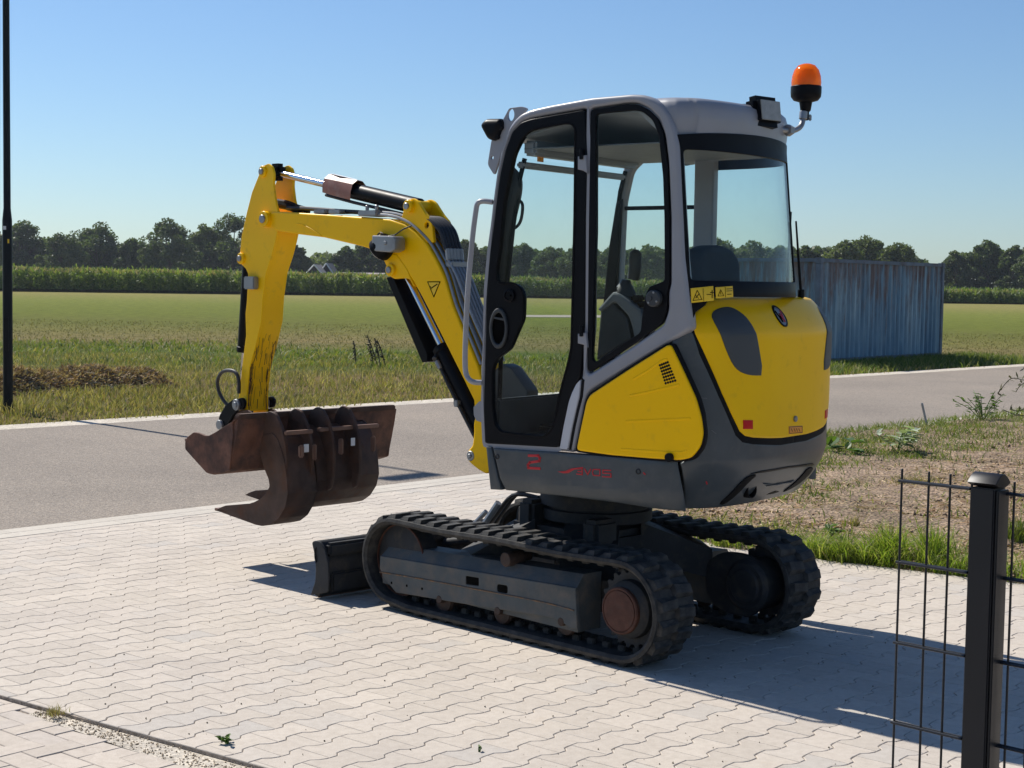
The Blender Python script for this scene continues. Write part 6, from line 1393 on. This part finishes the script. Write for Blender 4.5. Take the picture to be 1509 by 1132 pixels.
# broad-leaved plants
def leafy(name, px, py, n, h, spread, ls, m, label, cat, stems=5):
    c = gz(px, py); e = empty(name, (c[0], c[1], .0), label, cat)
    k = stems; an = rng.uniform(0, 6.28, k); tips = [np.array([math.cos(a) * spread * rng.uniform(.2, 1), math.sin(a) * spread * rng.uniform(.2, 1), h * rng.uniform(.6, 1)]) for a in an]
    obj('stem', [sweep([(0, 0, 0), tuple(t * np.array([.4, .4, .55])), tuple(t)], .004, 5, 3) for t in tips], M['weed'], e)
    V = []; F = []
    for i in range(n):
        t = tips[i % k] * rng.uniform(.35, 1.0); d = rng.normal(size=3); d[2] = abs(d[2]) * .35; d /= np.linalg.norm(d); s = np.cross(d, [0, 0, 1.]); s /= np.linalg.norm(s); up = np.cross(s, d); L = ls * rng.uniform(.6, 1.2); b = len(V)
        V += [t, t + d * L * .35 + s * L * .28 + up * .01, t + d * L * .75 + s * L * .2, t + d * L - up * L * .15, t + d * L * .75 - s * L * .2, t + d * L * .35 - s * L * .28 + up * .01, t + d * L * .5 - up * L * .04]
        F += [(b, b + 1, b + 6), (b + 1, b + 2, b + 6), (b + 2, b + 3, b + 6), (b + 3, b + 4, b + 6), (b + 4, b + 5, b + 6), (b + 5, b, b + 6)]
    obj('leaves', [(V, F)], M[m], e, smooth=0); return e
leafy('broadleaf_plant', 1322, 668, 60, .26, .30, .13, 'greyleaf', 'leafy weed with grey-green leaves standing where grass meets soil', 'weed plant', 8)
leafy('broadleaf_plant', 1243, 672, 14, .16, .26, .20, 'weed', 'low weed with a few broad bright leaves close behind the tail', 'weed plant', 4)
leafy('broadleaf_plant', 1225, 800, 16, .14, .12, .08, 'weed', 'small broad-leaved weed at the paving edge behind the right track', 'weed plant', 4)
leafy('bushy_weed', 1448, 622, 130, .42, .55, .07, 'weed', 'bushy weed clump at the near road edge by the right border', 'bush', 14)
leafy('weed_seedling', 336, 1096, 16, .022, .035, .028, 'weed', 'tiny weed sprouting between pavers at the lower left', 'weed plant', 5)
leafy('weed_seedling', 706, 1108, 5, .02, .012, .012, 'greyleaf', 'tiny dry sprout between pavers at the bottom middle', 'weed plant', 2)
# stake
c = gz(1367, 629); T0 = at_depth(1358.5, 594, float(c[1])); st_ = obj('wooden_stake', [sweep([(0, 0, -.02), (T0[0] - c[0], 0, T0[2])], .014, 6)], M['zinc']); st_.location = (c[0], c[1], 0)
tag(st_, 'thin grey stake leaning left in the grass beside the road', 'stake')
# tall dark dock stalks in the weed band
c = gz(556, 537); e = empty('dock_plant', (c[0], c[1], -.03), 'tall dark seed stalks leaning left out of the green weed band', 'weed plant')
for k, (x0, x1, y1) in enumerate(((556, 541, 492), (560, 552, 497), (568, 556, 500), (550, 543, 505), (524, 521, 500))):
    A = at_depth(x0, 538, float(c[1])) - np.array([c[0], c[1], 0]); Bq = at_depth(x1, y1, float(c[1])) - np.array([c[0], c[1], 0]); 
    obj('stalk', [sweep([A, (A + Bq) / 2 + np.array([.02, 0, 0]), Bq], .010, 5, 3)], M['darktwig'], e)
    pts = A + (Bq - A) * rng.uniform(.25, 1, 90)[:, None] + rng.normal(0, .016, (90, 3)); v, f = leafq(pts, np.full(90, .015)); o = tag(raw_obj('seeds', v, f, M['darktwig'], e), kind='stuff')
# overhanging twig at the right edge of the picture
D_ = 6.4; p = lambda x, y, d=0: at_depth(x, y, D_ + d)
root = p(1560, 640); e = empty('shrub_branch', (root[0], root[1], 0), 'twiggy shrub branch with small dark leaves reaching in from the right border', 'shrub')
def tw(pts): return [tuple(np.array(p(*q)) - np.array([root[0], root[1], 0])) for q in pts]
brs = [[(1565, 760), (1558, 640), (1530, 570), (1506, 560), (1490, 558), (1478, 570), (1470, 580)], [(1540, 590), (1515, 600), (1500, 606), (1488, 603)], [(1512, 562), (1502, 570), (1497, 578)], [(1530, 570), (1518, 548), (1508, 542)], [(1555, 640), (1520, 615), (1498, 612), (1478, 604)]]
obj('twig', [sweep(tw([(x, y) for x, y in b]), .0018, 5, 3) for b in brs], M["darktwig"], e)
V = []; F = []
for b in brs:
    for q in catmull([(*x, 0) for x in b[-4:]], 5):
        t = np.array(p(q[0], q[1], rng.normal(0, .04))) - np.array([root[0], root[1], 0])
        for _ in range(1):
            d = rng.normal(size=3); d /= np.linalg.norm(d); s = np.cross(d, [0, 0, 1.]); s /= np.linalg.norm(s) + 1e-6; L = rng.uniform(.02, .036); k = len(V)
            V += [t, t + d * L * .5 + s * L * .22, t + d * L, t + d * L * .5 - s * L * .22]; F += [(k, k + 1, k + 2, k + 3)]
obj('leaves', [(V, F)], M['twigleaf'], e, smooth=0)

# ---- heap of dried-out cut grass
hx0, hx1 = gz(-40, 578), gz(228, 564); c = (hx0 + hx1) / 2; ax_ = hx1 - hx0; HL = np.linalg.norm(ax_); ax_ = ax_ / HL; pr_ = np.array([-ax_[1], ax_[0], 0])
hp = empty('straw_heap', (c[0], c[1], -.03), 'long low heap of brown dried grass cuttings lying on the verge near the lamp post', 'straw heap')
def hz(t, w): return max(0, (.25 + .04 * math.sin(t * 5) + .03 * math.sin(t * 13 + 1)) * (1 - abs(t / (HL / 2)) ** 10) * max(0, 1 - (w / .55) ** 2))
V = []; F = []; nx, ny = 60, 14
for i in range(nx + 1):
    for j in range(ny + 1):
        t = (i / nx - .5) * HL; w = (j / ny - .5) * 1.2; q = ax_ * t + pr_ * w; V.append((q[0], q[1], hz(t, w) * rng.uniform(.75, 1.05)))
for i in range(nx):
    for j in range(ny): k = i * (ny + 1) + j; F.append((k, k + 1, k + ny + 2, k + ny + 1))
M['heapcore'] = mat('heap_core', (.10, .065, .04), .95, var=.4, vscale=8, bump=.8, bscale=30)
obj('heap_core', [(V, F)], M['heapcore'], hp, smooth=0)
n = 15000; t = rng.uniform(-.5, .5, n) * HL; w = rng.uniform(-.6, .6, n) * rng.uniform(.4, 1.15, n); zz = np.array([hz(a, b) for a, b in zip(t, w)]); C_ = ax_[None, :] * t[:, None] + pr_[None, :] * w[:, None]; C_[:, 2] = zz + rng.uniform(-.01, .035, n)
a = rng.uniform(0, 6.28, n); L_ = rng.uniform(.02, .10, n); Ux = np.stack([np.cos(a) * L_, np.sin(a) * L_, rng.normal(-.01, .03, n)], 1); Vx = np.stack([-np.sin(a) * .005, np.cos(a) * .005, np.full(n, .006)], 1)
v, f = quads(C_, Ux, Vx); tag(raw_obj('straw', v, f, M['straw'], hp), kind='stuff')

# ---- corn
cx0 = -95.0; cl0 = np.array([-52.4, 159.6]); cl1 = np.array([53.5, 191.6]); cd_ = (cl1 - cl0) / np.linalg.norm(cl1 - cl0); cn2 = np.array([-cd_[1], cd_[0]])
NP_ = 15000; s = rng.uniform(-40, 190, NP_); row = np.floor(rng.uniform(0, 9, NP_)); P = cl0 + cd_ * s[:, None] + cn2 * (row * .75 + rng.normal(0, .08, NP_))[:, None]
def corn_h(s): return np.interp(s, [0, 50, 110, 170], [2.35, 2.2, 1.6, 1.5])
Hc = corn_h(s) * rng.uniform(.9, 1.06, NP_) * (1 + .03 * np.sin(s * .9))
Lf = 9; C_ = []; U2 = []; V2 = []
for k in range(Lf):
    z = Hc * (.12 + .78 * (k + .5) / Lf); a = rng.uniform(0, 6.28, NP_); d = np.stack([np.cos(a), np.sin(a), rng.uniform(-.2, 1.7, NP_)], 1); L_ = .25 * rng.uniform(.7, 1.2, NP_)
    C_.append(np.column_stack([P, z]) + d * L_[:, None] * .7); U2.append(d * L_[:, None]); V2.append(np.stack([-np.sin(a) * .045, np.cos(a) * .045, np.full(NP_, .05)], 1))
v, f = quads(np.concatenate(C_), np.concatenate(U2), np.concatenate(V2))
corn = tag(raw_obj('corn_crop', v, f, M['corn']), 'dense field of tall green corn across the whole background', 'corn', kind='stuff')
C_ = np.column_stack([P, Hc * .98]); n = NP_; v, f = quads(C_, np.stack([rng.normal(0, .05, n), rng.normal(0, .05, n), np.full(n, .14)], 1), np.stack([np.full(n, .05), rng.normal(0, .03, n), rng.normal(0, .02, n)], 1))
tag(raw_obj('corn_tassels', v, f, M['tassel']), 'brownish tassels on top of the corn', 'corn tassels', kind='stuff')
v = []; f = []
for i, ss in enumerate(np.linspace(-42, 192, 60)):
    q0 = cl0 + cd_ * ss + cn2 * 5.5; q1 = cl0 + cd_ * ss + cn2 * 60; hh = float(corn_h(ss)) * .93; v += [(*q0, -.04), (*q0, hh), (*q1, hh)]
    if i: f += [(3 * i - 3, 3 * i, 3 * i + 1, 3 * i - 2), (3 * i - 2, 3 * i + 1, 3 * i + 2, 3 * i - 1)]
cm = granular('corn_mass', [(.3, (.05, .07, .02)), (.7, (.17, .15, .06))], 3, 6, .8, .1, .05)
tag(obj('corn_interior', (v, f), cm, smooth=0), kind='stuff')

# ---- trees on the horizon
def tree(cx, D, w, top, kind, label, base=.0, group=None, n=10500):
    c = at_depth(cx, 420, D); tp = at_depth(cx, top, D); H = float(tp[2]); W = w / FPX * D
    e = empty('broadleaf_tree', (c[0], c[1], 0), label, 'tree', group)
    tr_h = H * .42; trunk = [sweep([(0, 0, -.1), (rng.normal(0, .15), rng.normal(0, .15), tr_h * .5), (rng.normal(0, .4), 0, tr_h), (rng.normal(0, .6), 0, H * .75)], .32, 7, 3, taper=.2)]
    for k in range(6):
        a = rng.uniform(0, 6.28); z0 = H * rng.uniform(.25, .5); trunk.append(sweep([(0, 0, z0), (math.cos(a) * W * .35, math.sin(a) * W * .3, z0 + H * .15), (math.cos(a) * W * .7, math.sin(a) * W * .55, z0 + H * .28)], .12, 5, 2, taper=.3))
    obj('trunk', trunk, M['bark'], e)
    # clumps over an uneven crown
    nb = 60; cl = []
    for k in range(nb):
        a = rng.uniform(0, 6.28); t = rng.uniform(.05, 1) ** .8; prof = math.sin(math.pi * (.10 + .82 * t) ** .8) ** .75
        r = W * prof * rng.uniform(.45, .95); cl.append((math.cos(a) * r * 1.12, math.sin(a) * r * .8, H * (.12 + .76 * t) * rng.uniform(.96, 1.02), W * rng.uniform(.14, .30)))
    cl.append((rng.normal(0, W * .1), 0, H * .92, W * .24))
    cl = np.array(cl); idx = rng.integers(0, len(cl), n); u = rng.normal(size=(n, 3)); u /= np.linalg.norm(u, axis=1)[:, None]; rad = cl[idx, 3] * rng.uniform(.55, 1.1, n)
    C_ = cl[idx, :3] + u * rad[:, None] * np.array([1, 1, .72]); C_[:, 2] = np.minimum(C_[:, 2], H * 1.0)
    v, f = leafq(C_, np.full(n, .15 * D / 240), .8); raw_obj('crown', v, f, M[kind], e); return e
TL = [(-30, 52, 330, 'tree', 'tree at the left border, half cut off, left of the lamp post'),
      (32, 42, 324, 'tree', 'dark tree directly behind the lamp post, dipping to its right'),
      (92, 36, 343, 'tree', 'lower dark tree between the lamp post and the tall round-topped tree'),
      (142, 50, 327, 'tree', 'tall round-topped dark tree standing clear left of the first gap in the skyline'),
      (196, 30, 350, 'tree', 'small tree filling the dip in the skyline left of the stick'),
      (248, 46, 321, 'tree', 'open-crowned tall tree with sky showing through, right of the skyline dip'),
      (300, 34, 328, 'tree2', 'paler tree between the open-crowned tree and the tree behind the stick'),
      (345, 46, 313, 'tree', 'tallest tree of the left group, its crown touching the yellow stick'),
      (398, 44, 322, 'tree', 'tree hidden behind the upper stick'),
      (434, 24, 358, 'tree', 'dark tree peeping out right of the stick beneath the boom'),
      (452, 14, 378, 'tree2', 'small light green bush-like tree left of the barns'),
      (508, 26, 362, 'tree', 'first dark tree right of the barn gables under the boom'),
      (545, 34, 352, 'tree', 'rounded dark tree just left of the boom lamp'),
      (598, 34, 356, 'tree', 'dark tree behind the boom cylinder'),
      (650, 30, 356, 'tree', 'tree behind the steel pipes of the boom'),
      (688, 22, 350, 'tree2', 'light tree top visible between boom and grab rail'),
      (722, 28, 362, 'tree', 'tree behind the grab rail and the cab front pillar'),
      (768, 32, 358, 'tree', 'taller tree seen through the left half of the door glass'),
      (810, 34, 364, 'tree', 'tree seen through the middle of the door glass'),
      (850, 34, 362, 'tree', 'tree behind the black door post'),
      (905, 36, 362, 'tree', 'tree behind the joystick in the rear side window'),
      (955, 34, 360, 'tree2', 'light green tree in the right part of the rear side window'),
      (1005, 32, 358, 'tree2', 'tree behind the grey rear pillar of the cab'),
      (1062, 34, 349, 'tree2', 'tree behind the headrest, the highest seen through the rear window'),
      (1106, 32, 353, 'tree2', 'second tree right of the headrest in the rear window'),
      (1148, 26, 362, 'tree', 'tree behind the curved right corner of the rear glass'),
      (1190, 26, 360, 'tree', 'tree rising above the container right behind the aerial rod'),
      (1240, 36, 352, 'tree2', 'left shoulder of the big tree group above the container'),
      (1278, 40, 346, 'tree2', 'tallest, broad olive tree above the middle of the container'),
      (1322, 36, 356, 'tree2', 'tree sloping down to the right above the container end'),
      (1408, 24, 368, 'tree', 'first tree right of the container, lower than its neighbour'),
      (1450, 36, 352, 'tree', 'broad dark tree between the container and the right border'),
      (1492, 22, 358, 'tree', 'narrow tree next to the right border with a gap on its left'),
      (1535, 40, 356, 'tree', 'tree cut by the right border of the picture')]
for cx, w, top, kind, lab in TL:
    right = cx > 1180
    tree(cx, (225 if right and cx < 1380 else 262) + rng.uniform(-6, 6), w, top, kind, lab)
# wood and undergrowth closing the tree line
def mass(name, pts, D, depth, n, m, label, cat, ls):
    xs = np.array([p[0] for p in pts]); ts = np.array([p[1] for p in pts]); px = rng.uniform(xs[0], xs[-1], n); tp = np.interp(px, xs, ts) + 2.0 * np.sin(px * .35) + 1.5 * np.sin(px * .13)
    hor = HORIZON + .0157 * (px - 754); DD = D + rng.uniform(0, depth, n); top = 1.65 + (hor - tp) / FPX * D; z = top * (1 - rng.random(n) ** 1.6 * 1.0) ; C_ = np.column_stack([(px - 754.5) / FPX * DD, DD, z])
    v, f = leafq(C_, np.full(n, ls), .8); return tag(raw_obj(name, v, f, M[m]), label, cat, kind='stuff')
mass('undergrowth', [(-150, 360), (60, 356), (200, 366), (330, 350), (430, 372), (448, 392)], 268, 14, 34000, 'tree', 'dark undergrowth beneath the left row of trees', 'undergrowth', .34)
mass('distant_wood', [(440, 384), (470, 374), (500, 377), (560, 372), (700, 372)], 330, 30, 6000, 'tree2', 'hazy distant wood behind the barns', 'wood', .45)
mass('undergrowth', [(492, 380), (540, 366), (700, 368), (860, 370), (1000, 366), (1180, 366), (1300, 366), (1362, 386)], 270, 16, 46000, 'tree', 'dark undergrowth beneath the middle and right trees', 'undergrowth', .34)
mass('undergrowth', [(1384, 388), (1400, 374), (1509, 368), (1700, 368)], 268, 14, 12000, 'tree', 'dark undergrowth beneath the trees right of the container', 'undergrowth', .34)

# ================================================================ AIR
hz_v, hz_f = boxc((0, 170, 8.0), (900, 420, 18.2), 0)
hzo = obj('haze', (hz_v, hz_f), None, smooth=0)
hm = bpy.data.materials.new('summer_haze'); hn, ho = nodes(hm)
pv = hn.nodes.new('ShaderNodeVolumePrincipled'); pv.inputs['Color'].default_value = (.80, .88, 1.0, 1); pv.inputs['Density'].default_value = .00016; pv.inputs['Anisotropy'].default_value = .3
hn.links.new(pv.outputs[0], ho.inputs['Volume']); hzo.data.materials.append(hm); tag(hzo, kind='stuff')
